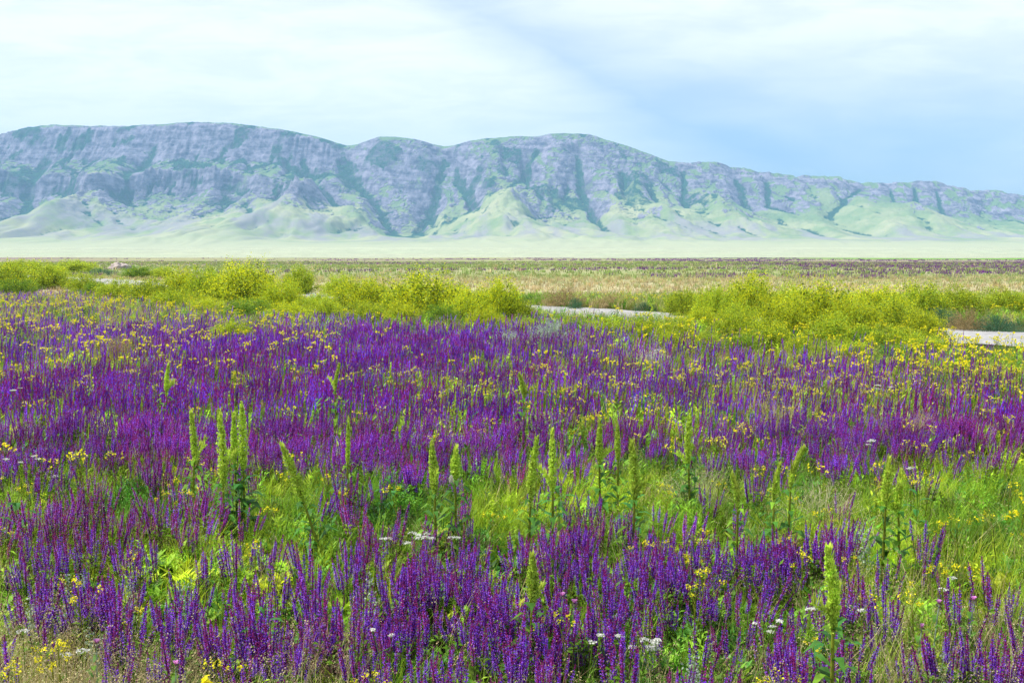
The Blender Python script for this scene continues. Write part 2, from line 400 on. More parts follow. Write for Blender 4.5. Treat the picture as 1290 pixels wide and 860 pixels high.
# ------------------------------------------------------------------ mountains
def mountains():
    YC, YF = 6000.0, 3150.0
    cu = np.array([-900, -500, -200, -60, 0, 40, 75, 120, 165, 230, 290, 350, 400, 435, 480, 520, 560, 620, 660, 690, 740, 790, 840, 870, 900, 950, 1000, 1050, 1085, 1130, 1170, 1220, 1250, 1290, 1340, 1450, 1700, 2200])
    cv = np.array([250, 225, 205, 186, 172, 162, 158, 160, 160, 155, 156, 163, 170, 177, 171, 175, 179, 175, 171, 168, 170, 185, 203, 205, 203, 214, 222, 222, 230, 227, 227, 240, 239, 247, 250, 262, 275, 290])
    xs = np.linspace(-4700, 4700, 1650); ys = np.concatenate([np.linspace(2900, 4300, 130)[:-1], np.linspace(4300, 6080, 330)[:-1], np.linspace(6080, 6900, 30)])
    X, Y = np.meshgrid(xs, ys)
    uc = CX + F * X / YC                       # column of the crest above this X
    crest = (HY - np.interp(uc, cu, cv)) / F   # tangent of crest elevation
    t0 = (YC - Y) / (YC - YF)
    # spurs: slide the profile back and forth
    sp = ridged(X / 900 + 3, Y / 5200, 3, 50)
    w1 = gnoise(X / 700, Y / 1500, 51) * 160
    t = t0 + (0.20 * (.55 - sp) * smooth(0.02, .3, t0) * (1 - smooth(.85, 1.15, t0)))
    ta = [-.4, -.06, 0, .025, .06, .10, .16, .24, .275, .33, .42, .55, .7, .85, 1.0, 1.1]
    ea = [.80, .965, 1, .965, .85, .765, .73, .68, .54, .455, .37, .26, .165, .10, .045, .0]
    tb = [-.4, -.06, 0, .08, .2, .35, .5, .65, .8, .92, 1.0, 1.1]
    eb = [.80, .955, 1, .86, .62, .405, .275, .185, .12, .08, .05, .0]
    eA = np.interp(t, ta, ea); eB = np.interp(t, tb, eb)
    wl = 1 - smooth(400, 450, uc + 0 * Y)
    e = eA * wl + eB * (1 - wl)
    H = crest * Y * e + CAMH
    rel = crest / .11
    body = smooth(.0, .12, t0) * (1 - smooth(.40, .80, t0))
    # gullies running down the slope, branching
    wx = X + w1 + 60 * gnoise(X / 160, Y / 300, 52)
    g1 = np.abs(gnoise(wx / 330, Y / 1500, 53)); g2 = np.abs(gnoise(wx / 150 + .3 * Y / 300, Y / 620, 54)); g3 = np.abs(gnoise(wx / 62, Y / 250, 55))
    amp = body * rel * (1 - .45 * wl)
    H -= amp * (50 * (1 - smooth(0, .6, g1)) + 24 * (1 - smooth(0, .5, g2)) + 6 * (1 - smooth(0, .5, g3)))
    rockn = fbm(X / 45, Y / 70, 5, 56, .6)
    H += (smooth(-.03, .04, t0) * (1 - smooth(.36, .56, t0))) * rel * (rockn * 15 + 6 * np.abs(gnoise(X / 16, Y / 34, 57)))
    H += rel * 30 * fbm(X / 60, Y / 200, 4, 58, .6) * smooth(-.12, -.02, t0) * (1 - smooth(-.01, .05, t0)) * smooth(800, 980, uc)
    # cliff bands with vertical ribs on the left massif
    band1 = smooth(.0, .02, t) * (1 - smooth(.085, .12, t)); band2 = smooth(.215, .24, t) * (1 - smooth(.285, .31, t))
    bn = smooth(-.25, .2, gnoise(X / 420, Y / 700, 59) + .12)
    bn2 = smooth(-.2, .3, gnoise(X / 240, Y / 300, 64))
    ribs = (1 - np.abs(gnoise(X / 26, Y / 260, 60)) * 2.4) + .5 * (1 - np.abs(gnoise(X / 11, Y / 130, 61)) * 2)
    H += wl * (band1 * 11 * (.4 + .6 * bn2) + band2 * bn * 15) * ribs
    # named valleys, drawn where the photo shows them
    valley = np.zeros_like(H); pmv = fbm(X / 60, Y / 90, 3, 73, .6) * 1.6
    eline = lambda u, v: (HY - v) / (HY - np.interp(u, cu, cv))
    def P2(u, v):
        # depth at which the smooth profile reaches this pixel
        yy = np.linspace(YC, YF, 300); x_ = (u - CX) / F * yy; uu = CX + F * x_ / YC
        tt = (YC - yy) / (YC - YF); ee = np.where(uu < 425, np.interp(tt, ta, ea), np.interp(tt, tb, eb))
        cr = (HY - np.interp(uu, cu, cv)) / F
        k = int(np.argmin(np.abs(ee * cr - (HY - v) / F))); return np.array([x_[k], yy[k]])
    for pts, dep, wd in [([(437, 187), (462, 215), (490, 240), (509, 256), (522, 268)], 120, 95), ([(557, 187), (545, 215), (527, 238), (509, 256)], 95, 75),
                         ([(573, 193), (583, 212), (593, 232)], 60, 50), ([(677, 180), (655, 208), (637, 232)], 70, 60), ([(637, 232), (600, 236), (560, 250), (530, 268)], 30, 60),
                         ([(727, 184), (733, 210), (745, 240), (752, 255), (768, 273)], 50, 32), ([(783, 206), (787, 237)], 45, 35), ([(812, 225), (828, 250)], 35, 40),
                         ([(925, 215), (940, 240)], 70, 60), ([(962, 222), (966, 240), (990, 250)], 50, 45), ([(860, 212), (862, 250)], 40, 40),
                         ([(1118, 230), (1124, 248)], 35, 40), ([(1148, 230), (1152, 250)], 45, 50), ([(1175, 232), (1184, 252)], 35, 40),
                         ([(5, 245), (35, 215), (60, 190)], 60, 60), ([(105, 240), (75, 250), (20, 262)], 20, 40), ([(395, 205), (372, 230), (330, 226)], 30, 45),
                         ([(170, 230), (165, 205), (200, 180)], 60, 60), ([(312, 245), (318, 262), (313, 272)], 30, 30), ([(385, 190), (398, 215), (430, 240)], 70, 60),
                         ([(60, 232), (90, 214), (110, 200)], 45, 45), ([(268, 282), (268, 292)], 14, 26), ([(1080, 232), (1060, 250), (1040, 262)], 40, 45)]:
        q = [P2(*p) for p in pts]
        dd = np.full(H.shape, 1e9)
        for a, b in zip(q[:-1], q[1:]):
            d = b - a; s = np.clip(((X - a[0]) * d[0] + (Y - a[1]) * d[1]) / (d @ d + 1e-9), 0, 1)
            dd = np.minimum(dd, np.hypot(X + w1 * .08 - a[0] - s * d[0], (Y - a[1] - s * d[1]) * .6))
        gsh = np.exp(-(dd / wd) ** 1.5)
        H -= dep * gsh * (.7 + .3 * rockn); valley = np.maximum(valley, np.exp(-(dd / (wd * (.22 + .22 * np.clip(.5 + pmv, 0, 1)))) ** 2) * min(1, dep / 55))
    # low smooth foothills
    for u, v, ru, rv, hh in [(690, 276, 75, 330, 30), (975, 277, 40, 260, 26), (1040, 262, 50, 300, 30), (925, 272, 30, 220, 14), (160, 272, 190, 420, 20), (320, 276, 90, 380, 16),
                             (1180, 274, 60, 260, 16), (560, 277, 45, 200, 16), (60, 268, 60, 300, 14), (430, 268, 60, 320, 18), (830, 270, 40, 260, 22), (1120, 262, 60, 300, 20)]:
        c = P2(u, v); H += hh * np.exp(-((X - c[0]) / (ru * c[1] / F)) ** 2 - ((Y - c[1]) / rv) ** 2)
    lowz = smooth(.36, .55, t0) * (1 - smooth(.92, 1.02, t0))
    wq = X + 70 * gnoise(X / 300, Y / 500, 65)
    H -= lowz * rel * (17 * (1 - smooth(0, .35, np.abs(gnoise(wq / 210, Y / 1300, 66)))) + 7 * (1 - smooth(0, .4, np.abs(gnoise(wq / 80, Y / 600, 67)))) + 2.5 * np.abs(gnoise(wq / 34, Y / 260, 68)))
    H += 9 * fbm(X / 260, Y / 330, 4, 62) * smooth(.5, .8, t0) * (1 - smooth(.95, 1.05, t0)) 
    gz = ground_z(X, Y)
    low = smooth(.80, 1.02, t0)
    H = gz - 4 + np.logaddexp(0, (H - gz) / 14) * 14
    H = H * (1 - low) + (gz - 6 - 14 * smooth(.98, 1.08, t0)) * low + low * (1 - low) * 10
    # surface kinds
    gy, gx = np.gradient(H, ys, xs); slope = np.hypot(gx, gy)
    lap = H - (np.roll(H, 7, 1) + np.roll(H, -7, 1) + np.roll(H, 5, 0) + np.roll(H, -5, 0)) / 4
    steep = smooth(.42, .80, slope + .18 * rockn)
    pn = fbm(X / 230, Y / 330, 4, 70); pm = fbm(X / 70, Y / 110, 4, 71, .6)
    zr = smooth(820, 980, uc)
    zone = (1 - smooth(.20 + .10 * wl - .06 * zr, .38 + .14 * wl - .10 * zr, t0 + .24 * pn))                      # rocky upper half
    rock = np.clip(zone * (.10 + .75 * steep + 1.0 * pm) + .9 * wl * (band1 * .9 + band2 * bn), 0, 1)
    veg = np.clip(smooth(1.5, 9, -lap) * .9 * body + valley + smooth(.0, .3, pn + .5 * pm) * (.85 - .6 * smooth(880, 960, uc)) * (1 - smooth(.20, .42, t0)), 0, 1)
    veg = np.clip(veg + .8 * smooth(-.1, .2, pm) * wl * smooth(.07, .12, t) * (1 - smooth(.19, .23, t)) + .35 * wl * smooth(-.15, .3, pn) * (1 - smooth(.10, .14, t)), 0, 1) * (1 - .3 * steep)
    scree = np.clip((.25 + .55 * smooth(-.3, .3, fbm(X / 90, Y / 700, 4, 74, .6) + .6 * pn)) * smooth(.28, .42, t0) * (1 - smooth(.58, .88, t0)), 0, 1)
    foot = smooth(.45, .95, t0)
    lowland = smooth(.06 + .06 * wl, .34 + .12 * wl, t0 + .15 * pn + .10 * pm)
    rock = np.clip(rock + smooth(820, 900, uc) * (1 - smooth(.02, .20, t0 + .1 * pn)) * smooth(-.25, .15, pm) * .9, 0, 1)
    V = np.stack([X, Y, H], -1).reshape(-1, 3)
    ny, nx = X.shape; i = np.arange(ny - 1)[:, None] * nx + np.arange(nx - 1)
    Q = np.stack([i, i + 1, i + nx + 1, i + nx], -1).reshape(-1, 4)
    m, nt, N, L = new_mat('mountain_rock_and_turf')
    out = N.new('ShaderNodeOutputMaterial'); p = N.new('ShaderNodeBsdfPrincipled')
    p.inputs['Roughness'].default_value = .95; p.inputs['Specular IOR Level'].default_value = .05
    g = N.new('ShaderNodeNewGeometry')
    def ns(scale, detail, sx=1, sy=1, sz=1, rough=.6):
        mp = N.new('ShaderNodeMapping'); mp.inputs['Scale'].default_value = (sx, sy, sz); L.new(g.outputs['Position'], mp.inputs[0])
        no = N.new('ShaderNodeTexNoise'); no.inputs['Scale'].default_value = scale; no.inputs['Detail'].default_value = detail; no.inputs['Roughness'].default_value = rough
        L.new(mp.outputs[0], no.inputs['Vector']); return no.outputs['Fac']
    def attr(n):
        a = N.new('ShaderNodeAttribute'); a.attribute_name = n; return a.outputs['Fac']
    def breakup(a, nf, k, lo, hi):
        s = N.new('ShaderNodeMath'); s.operation = 'MULTIPLY_ADD'; L.new(nf, s.inputs[0]); s.inputs[1].default_value = k
        s2 = N.new('ShaderNodeMath'); s2.operation = 'ADD'; s2.inputs[1].default_value = -k * .5; L.new(a, s2.inputs[0]); L.new(s2.outputs[0], s.inputs[2])
        mr = N.new('ShaderNodeMapRange'); mr.interpolation_type = 'SMOOTHSTEP'; mr.inputs[1].default_value = lo; mr.inputs[2].default_value = hi; L.new(s.outputs[0], mr.inputs[0]); return mr.outputs[0]
    def mixc(f, a, b):
        mx = N.new('ShaderNodeMix'); mx.data_type = 'RGBA'; L.new(f, mx.inputs[0])
        for v, k in ((a, 6), (b, 7)):
            if isinstance(v, tuple): mx.inputs[k].default_value = (*v, 1)
            else: L.new(v, mx.inputs[k])
        return mx.outputs[2]
    fine = ns(.03, 6, 1, .6, 1, .7); mid = ns(.006, 5)
    turf = mixc(breakup(ns(.004, 4), mid, .6, .3, .7), (.17, .25, .10), (.36, .37, .20))
    rockc = mixc(breakup(fine, ns(.05, 3, .16, .16, 1.0), .6, .25, .75), (.055, .06, .09), (.31, .29, .36))
    turf = mixc(attr('lowland'), mixc(mid, (.07, .15, .07), (.20, .27, .12)), turf)
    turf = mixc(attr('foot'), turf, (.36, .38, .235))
    c1 = mixc(breakup(attr('scree'), fine, 1.0, .15, 1.0), turf, (.26, .25, .25))
    c2 = mixc(breakup(attr('rock'), fine, 1.3, .25, .65), c1, rockc)
    c3 = mixc(breakup(attr('veg'), fine, 1.7, .32, .80), c2, (.020, .075, .040))
    L.new(c3, p.inputs['Base Color'])
    bp = N.new('ShaderNodeBump'); bp.inputs['Strength'].default_value = 1; bp.inputs['Distance'].default_value = 14
    hmul = N.new('ShaderNodeMath'); hmul.operation = 'MULTIPLY'; L.new(fine, hmul.inputs[0])
    hm2 = N.new('ShaderNodeMath'); hm2.operation = 'MULTIPLY_ADD'; L.new(attr('rock'), hm2.inputs[0]); hm2.inputs[1].default_value = 1.0; hm2.inputs[2].default_value = .12
    L.new(hm2.outputs[0], hmul.inputs[1]); L.new(hmul.outputs[0], bp.inputs['Height']); L.new(bp.outputs[0], p.inputs['Normal'])
    L.new(p.outputs[0], out.inputs['Surface'])
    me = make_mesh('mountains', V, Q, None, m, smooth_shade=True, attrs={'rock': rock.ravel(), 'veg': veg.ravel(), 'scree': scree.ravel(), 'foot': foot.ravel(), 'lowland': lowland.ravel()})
    tag(link('mountains', me), kind='structure')
    return H.max()
HMAX = mountains()

# ------------------------------------------------------------------ haze
def haze():
    x0, x1, y0, y1, z0, z1 = -6600, 6600, -60, 7000, -14, HMAX + 30
    V = [(x, y, z) for x in (x0, x1) for y in (y0, y1) for z in (z0, z1)]
    Fq = np.array([[0, 1, 3, 2], [4, 6, 7, 5], [0, 4, 5, 1], [2, 3, 7, 6], [0, 2, 6, 4], [1, 5, 7, 3]])
    m, nt, N, L = new_mat('clear_summer_air')
    out = N.new('ShaderNodeOutputMaterial'); v = N.new('ShaderNodeVolumePrincipled')
    v.inputs['Color'].default_value = (.34, .62, 1, 1); v.inputs['Density'].default_value = HAZE_DENSITY; v.inputs['Anisotropy'].default_value = .0
    L.new(v.outputs[0], out.inputs['Volume'])
    tag(link('haze', make_mesh('haze', np.array(V, float), Fq, None, m)), kind='stuff', label='thin pale haze over the plain and mountains', cat='haze')
HAZE_DENSITY = 7.5e-5
haze()
# ================================================================== plants
def lin(*c): return np.array(c, float)
VIO = lin(.15, .034, .52); VIO2 = lin(.33, .11, .70); MAR = lin(.26, .022, .15); PUR2 = lin(.22, .03, .38)
STEM = lin(.12, .19, .05); GRN = lin(.155, .30, .02); LGRN = lin(.33, .48, .03); DGRN = lin(.05, .15, .018)
YELL = lin(1.0, .88, .03); TAN = lin(.48, .38, .18); STRAW = lin(.68, .58, .30); GREY = lin(.38, .46, .34); OLIV = lin(.30, .34, .03)

def spike(g, r, base, tip, w, n, full=True, fl=5):
    """one sage flower spike: whorls of violet florets in maroon bracts"""
    base = np.asarray(base, float); tip = np.asarray(tip, float); d = tip - base; Ln = np.linalg.norm(d); d = d / Ln
    a = np.cross(d, [1, .2, .1]); a /= np.linalg.norm(a); b = np.cross(d, a)
    g.tube([base, tip], [w * .30, w * .12], MAR * .5 + VIO * .3, 3)
    redness = r.random() ** 1.5 * .75 + .04
    for i in range(n):
        f = i / n; c = base + d * Ln * f
        rad = w * (.62 + .5 * math.sin(math.pi * min(1, f * 1.05 + .08)) - .35 * f)
        budding = f > .84
        th0 = r.random() * 6.28
        for k in range(fl):
            th = th0 + 6.283 * k / fl + r.normal() * .2; o = math.cos(th) * a + math.sin(th) * b
            side = np.cross(o, d)
            hue = r.random()
            col = MAR * (.8 + .5 * r.random()) if (budding or hue < redness) else (VIO if hue < .7 else VIO2) * (.75 + .5 * r.random())
            p0 = c + o * w * .15; p1 = c + o * rad + d * Ln / n * (.5 + .5 * r.random())
            hw = w * (.30 if not budding else .2)
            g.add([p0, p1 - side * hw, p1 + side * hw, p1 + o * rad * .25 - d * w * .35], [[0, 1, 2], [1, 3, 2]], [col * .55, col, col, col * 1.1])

def sage_plant(seed, nsp):
    """returns foliage Geo and a list of (Geo spike, origin)"""
    r = np.random.default_rng(seed); fol = Geo(); spk = []
    for k in range(nsp):
        th = r.random() * 6.28; rr = .02 + .12 * r.random() ** .7
        bx, by = rr * .35 * math.cos(th), rr * .35 * math.sin(th)
        h = .34 + .16 * r.random(); sl = .13 + .08 * r.random(); lean = rr * (.45 + .4 * r.random())
        top = np.array([bx + lean * math.cos(th), by + lean * math.sin(th), h])
        mid = np.array([bx + lean * .35 * math.cos(th), by + lean * .35 * math.sin(th), h * .5])
        sb = top + (mid - top) * (sl / np.linalg.norm(top - mid))
        fol.tube([[bx, by, 0], mid, sb], [.0032, .0026, .0024], STEM, 3, MAR * .8)
        for q in range(5):                                   # opposite leaves up the stem
            f = .12 + .16 * q; c = np.array([bx, by, 0]) * (1 - f) + mid * f if f < .5 else mid * (1 - f) * 2 + sb * (f * 2 - 1)
            for sg in (0, 3.14):
                a = r.random() * 1.2 + q * 1.57 + sg; ln = .07 * (1.25 - f) * (.8 + .4 * r.random())
                fol.leaf(c, c + [ln * math.cos(a), ln * math.sin(a), ln * .35], ln * .19, (GRN * .8 + DGRN * .2) * (.7 + .7 * r.random()), droop=.012)
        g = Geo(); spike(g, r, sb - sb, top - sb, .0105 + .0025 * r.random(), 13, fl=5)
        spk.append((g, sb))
    for q in range(16):
        a = r.random() * 6.28; ln = .10 + .08 * r.random()
        fol.leaf([0, 0, .01], [ln * math.cos(a), ln * math.sin(a), .05 + .08 * r.random()], ln * .2, GRN * (.6 + .7 * r.random()), droop=.03)
    return fol, spk

def lod_spike(seed, n, k, w=.0115):
    """cheaper sage stalk for farther off: stem + short bright and dark flakes around it"""
    r = np.random.default_rng(seed); g = Geo()
    h = .42 + .12 * r.random(); sl = .20 + .05 * r.random(); lx, ly = r.normal(size=2) * .03
    top = np.array([lx, ly, h]); sb = top * (1 - sl / h)
    g.strip([[0, 0, 0], sb], [.0035, .003], [math.cos(seed), math.sin(seed), 0], STEM, MAR)
    for i in range(n):
        f = i / n; c = sb + (top - sb) * f; nx = sb + (top - sb) * (f + 1.25 / n); ww = w * (1.05 - .55 * f)
        for j in range(k):
            th = 6.283 * j / k + r.random(); o = np.array([math.cos(th), math.sin(th), 0]) ; sd = np.array([-o[1], o[0], 0])
            q = r.random(); col = MAR * (.8 + .5 * r.random()) if (q < .30 or f > .85) else (VIO if q < .72 else VIO2) * (.75 + .55 * r.random())
            g.add([c + o * ww * .3 - sd * ww * .6, c + o * ww * .3 + sd * ww * .6, nx + o * ww + sd * ww * .3, nx + o * ww - sd * ww * .3], [[0, 1, 2], [0, 2, 3]], col)
    return g.get()

def herb(seed, h=.32, n=9, col=None, leaves=9, ln0=.05):
    """leafy green herb clump"""
    r = np.random.default_rng(seed); g = Geo(); col = GRN if col is None else col
    for k in range(n):
        th = r.random() * 6.28; l = .10 * r.random() + .03; H = h * (.6 + .5 * r.random())
        top = np.array([l * math.cos(th), l * math.sin(th), H]); mid = top * [.4, .4, .55]
        g.tube([[0, 0, 0], mid, top], [.003, .0025, .001], col * .9, 3)
        for q in range(leaves):
            f = .15 + .85 * q / leaves; c = top * [f ** 1.5, f ** 1.5, f]; a = r.random() * 6.28; ln = ln0 * (1.3 - .7 * f) * (.6 + .8 * r.random())
            g.leaf(c, c + [ln * math.cos(a), ln * math.sin(a), ln * (.2 + .8 * r.random())], ln * .2, col * (.6 + .9 * r.random()), droop=.006)
    return g.get()

def grass(seed, h=.35, n=22, col=None, spread=.07, w=.0022, seedhead=False):
    r = np.random.default_rng(seed); g = Geo(); col = LGRN if col is None else col
    for k in range(n):
        th = r.random() * 6.28; b = np.array([r.normal() * spread * .4, r.normal() * spread * .4, 0]); H = h * (.5 + .6 * r.random()); l = H * (.1 + .45 * r.random())
        p1 = b + [l * .2 * math.cos(th), l * .2 * math.sin(th), H * .5]; p2 = b + [l * math.cos(th), l * math.sin(th), H]
        c = col * (.65 + .7 * r.random())
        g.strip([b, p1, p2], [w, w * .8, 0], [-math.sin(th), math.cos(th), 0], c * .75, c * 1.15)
        if seedhead and k % 2 == 0:
            q = p2 + r.normal(size=(7, 3)) * [.010, .010, .018]
            g.flakes(q, .0045, STRAW * .8, r)
    return g.get()

def mustard(seed, h=.5, nb=6, flower=.0065, per=12):
    """returns stems Geo and list of (head Geo, origin)"""
    r = np.random.default_rng(seed); g = Geo(); heads = []
    main = np.array([r.normal() * .02, r.normal() * .02, h])
    g.tube([[0, 0, 0], main * [.3, .3, .5], main * .97], [.0035, .003, .0018], OLIV * .9, 3)
    for k in range(nb):
        f = .45 + .5 * k / nb; b = main * [f, f, f]; th = r.random() * 6.28; l = .05 + .10 * r.random() * (1.2 - f)
        t = b + [l * math.cos(th), l * math.sin(th), (h - b[2]) * (.5 + .5 * r.random()) + .02] if k else main
        g.tube([b, t], [.0022, .0014], OLIV, 3)
        hd = Geo(); P = r.normal(size=(per, 3)) * [.010, .010, .009]
        hd.flakes(P, flower * (.7 + .6 * r.random(per)), YELL * (.75 + .4 * r.random((per, 1))), r)
        hd.flakes(r.normal(size=(3, 3)) * [.006, .006, .006] + [0, 0, .008], .005, OLIV * 1.6, r)
        heads.append((hd, t))
    for q in range(8):
        f = .1 + .08 * q; c = main * [f, f, f]; a = r.random() * 6.28; ln = .07 * (1.2 - f)
        g.leaf(c, c + [ln * math.cos(a), ln * math.sin(a), ln * .4], ln * .17, GRN * (.7 + .6 * r.random()), droop=.01)
    return g, heads

def merged(g, heads):
    o = Geo(); V, T, C = g.get(); o.add(V, T, C)
    for h, p in heads:
        V, T, C = h.get(); o.add(V + p, T, C)
    return o.get()

# ------------------------------------------------------------------ where plants go
def sample(n, ymin, ymax, dens, margin=1.25, ztop=.4):
    """n random spots over the seen wedge (uniform on the ground), kept with probability dens(px, py, x, y)"""
    A, SIDE = 645 / F * 1.15, 3.5          # seen wedge plus a strip each side
    per = n / area(ymin, ymax); n = int(per * (A * (ymax ** 2 - ymin ** 2) + 2 * SIDE * (ymax - ymin)))
    q = rng.random(n) * (A * (ymax ** 2 - ymin ** 2) + 2 * SIDE * (ymax - ymin))
    y = (-SIDE + np.sqrt(SIDE ** 2 + A * (q + A * ymin ** 2 + 2 * SIDE * ymin))) / A
    hw = A * y + SIDE
    x = (rng.random(n) * 2 - 1) * hw
    px, py = proj(x, y, ztop)
    px0, py0 = px, py
    # ragged edges: wobble the lookup
    wob = 26 * gnoise(x * .9, y * .9, 80) + 14 * gnoise(x * 2.7, y * 2.7, 81)
    d = dens(px + 2 * wob, py + wob * np.clip(14 / y, .15, 1), x, y)
    k = rng.random(n) < d
    k &= track_dist(x, y) > TRW + .15 + 2.6 * ((x > 10.5) & (y < 40))
    x, y = x[k], y[k]
    return np.stack([x, y, ground_z(x, y)], 1)
def area(y0, y1, m=1.25): return 645 / F * m * (y1 ** 2 - y0 ** 2)

def clump(x, y, s, seed, lo=-.1, hi=.25): return smooth(lo, hi, gnoise(x / s, y / s, seed))

def sc_params(n, s0, s1, lean, tint_var, wind=(.10, -.03)):
    s = s0 + (s1 - s0) * rng.random(n); rot = rng.random(n) * 6.283
    ln = rng.normal(size=(n, 2)) * lean + wind
    t = 1 + rng.normal(size=(n, 1)) * tint_var + rng.normal(size=(n, 3)) * tint_var * .4
    return s, rot, ln, np.clip(t, .3, 1.9)

# ---- purple sage -------------------------------------------------------
sage_d = lambda px, py, x, y: gmap(PUR, px, py) ** 1.35 * (.25 + .75 * clump(x, y, .55, 90, -.25, .2)) * (.45 + .55 * clump(x, y, 2.6, 88, -.35, .1))
SAGE_PER = 58.0
NEAR0 = 4.2
pl = sample(int(area(NEAR0, 14) * SAGE_PER), NEAR0, 14, sage_d)
pl = pl[np.argsort(pl[:, 1])]
px_, py_ = proj(pl[:, 0], pl[:, 1], .45)
seen = (px_ > -15) & (px_ < 1305) & (py_ < 875)
idx_seen = np.nonzero(seen)[0]
indiv = idx_seen[:300]
YIND = pl[indiv[-1], 1]
protos = []
for k in range(7):
    fol, spk = sage_plant(100 + k, 8)
    root = empty('sage_plant', (0, 0, 0))
    f = link('foliage', fol.mesh('sage_foliage', M_LEAF), root)
    for g, p in spk:
        o = link('flower_spike', g.mesh('sage_spike', M_PETAL), root); o.location = p
    protos.append(root)
zones = [('violet sage plant with upright flower spikes in the dense purple strip along the bottom edge', 'sage plants in the bottom purple strip'),
         ('violet sage plant with spikes in the thin mixed growth at bottom right', 'sage plants in the bottom right corner'),
         ('violet sage plant in the purple drift behind the bottom strip, before the green belt', 'sage plants in the second purple drift'),
         ('single violet sage plant standing among bright green grass at right', 'sage plants among the green grass')]
used = set()
for n, i in enumerate(indiv):
    k = int(rng.integers(7))
    o = copy_tree(protos[k]) if k in used else protos[k]
    used.add(k)
    o.location = pl[i]; o.rotation_euler = (rng.normal() * .06, rng.normal() * .06 + .04, rng.random() * 6.28)
    sc = .85 + .3 * rng.random(); o.scale = (sc, sc, sc)
    a, b = px_[i], py_[i]
    z = 1 if (b > 735 and a > 930) else 0 if b > 735 else 3 if (a > 1000 and gmap(PUR, a, b) < .3) else 2
    tag(o, zones[z][0], 'wildflower', zones[z][1])
for k in range(7):
    if k not in used:
        for c in list(protos[k].children): bpy.data.objects.remove(c)
        bpy.data.objects.remove(protos[k])
M_STUFF = M_PETAL
G = Geo()
# the plants behind the individual ones, near ring: merged detailed plants
rest = pl[np.setdiff1d(np.arange(len(pl)), indiv)]
full = []
for k in range(5):
    fol, spk = sage_plant(200 + k, 8); full.append(merged(fol, spk))
n = len(rest); s, rot, ln, t = sc_params(n, .85, 1.12, .12, .12)
def plum(p):
    a = smooth(-.1, .35, gnoise(p[:, 0] / 2.1, p[:, 1] / 3.5, 84) + .3 * rng.normal(size=len(p)))[:, None]
    d = (.80 + .35 * smooth(-.3, .3, gnoise(p[:, 0] / 1.1, p[:, 1] / 1.6, 85)))[:, None]
    return (1 + a * lin(.06, -.10, -.26)) * d
t = t * plum(rest)
scatter(G, full, rest, s, rot, ln, t, rng.integers(0, 5, n))
def drift(y0, y1, per, n, k, wmul, s0=.85, s1=1.12):
    temps = [lod_spike(300 + q, n, k, .0115 * wmul) for q in range(10)]
    p = sample(int(area(y0, y1) * per), y0, y1, sage_d)
    m = len(p); s, rot, ln, t = sc_params(m, s0, s1, .12, .16); t = t * plum(p)
    scatter(G, temps, p, s, rot, ln, t, rng.integers(0, 10, m))
drift(14, 22, 170, 9, 3, 1.1, .75, 1.1); drift(22, 33, 130, 5, 3, 1.3, .75, 1.1); drift(33, 62, 55, 4, 2, 1.8, .75, 1.1)
def sheet(G, name, label, cat, mat):
    V, T, C = G.get(); o = link(name, make_mesh(name, V, T, C, mat)); tag(o, label, cat, kind='stuff'); print(name, len(T)); return o
sheet(G, 'sage_meadow', 'dense drifts of violet sage behind the nearest plants, reaching to the track', 'wildflowers', M_PETAL)

# ---- green understorey ---------------------------------------------------
G = Geo()
hb = [herb(400 + k, .30, 8, [GRN, LGRN * .9, DGRN * 1.4, GRN * 1.25][k % 4]) for k in range(8)]
hb2 = [herb(420 + k, .32, 4, [GRN, LGRN * .9, DGRN * 1.4, GRN * 1.2][k % 4], 5, .08) for k in range(6)]
not_dry = lambda px, py, x, y: np.clip(1 - .8 * gmap(DRY, px, py), 0, 1)
def under(temps, y0, y1, per, dens, s0, s1, tv=.2, tintf=None, lean=.25):
    p = sample(int(area(y0, y1) * per), y0, y1, dens, ztop=.25)
    m = len(p); s, rot, ln, t = sc_params(m, s0, s1, lean, tv)
    if tintf is not None: t = t * tintf(p)
    scatter(G, temps, p, s, rot, ln, t, rng.integers(0, len(temps), m))
def patch_tint(p):
    a = gnoise(p[:, 0] / 1.6, p[:, 1] / 2.2, 95)[:, None]; b = gnoise(p[:, 0] / .7, p[:, 1] / .7, 96)[:, None]
    return np.clip(1 + a * lin(.9, .5, .2) + b * .5, .35, 1.9)
hd = lambda px, py, x, y: np.clip((.35 + .65 * (1 - gmap(PUR, px, py))) * not_dry(px, py, x, y) * (.4 + .6 * clump(x, y, .8, 97, -.3, .2)), 0, 1)
under(hb, NEAR0, 12, 30, hd, .7, 1.2, .2, patch_tint); under(hb2, 12, 24, 24, hd, .8, 1.3, .2, patch_tint); under(hb2, 24, 62, 8, hd, 1.0, 1.5, .2, patch_tint)
mat = [herb(440 + k, .10, 7, [GRN, DGRN * 1.5, LGRN * .8][k % 3], 7, .075) for k in range(5)]
under(mat, NEAR0, 16, 30, lambda px, py, x, y: 1 - .6 * gmap(DRY, px, py), .9, 1.6, .25, patch_tint)
sheet(G, 'leafy_herbs', 'mixed green leafy herbs filling the gaps between the flowers', 'undergrowth', M_LEAF)

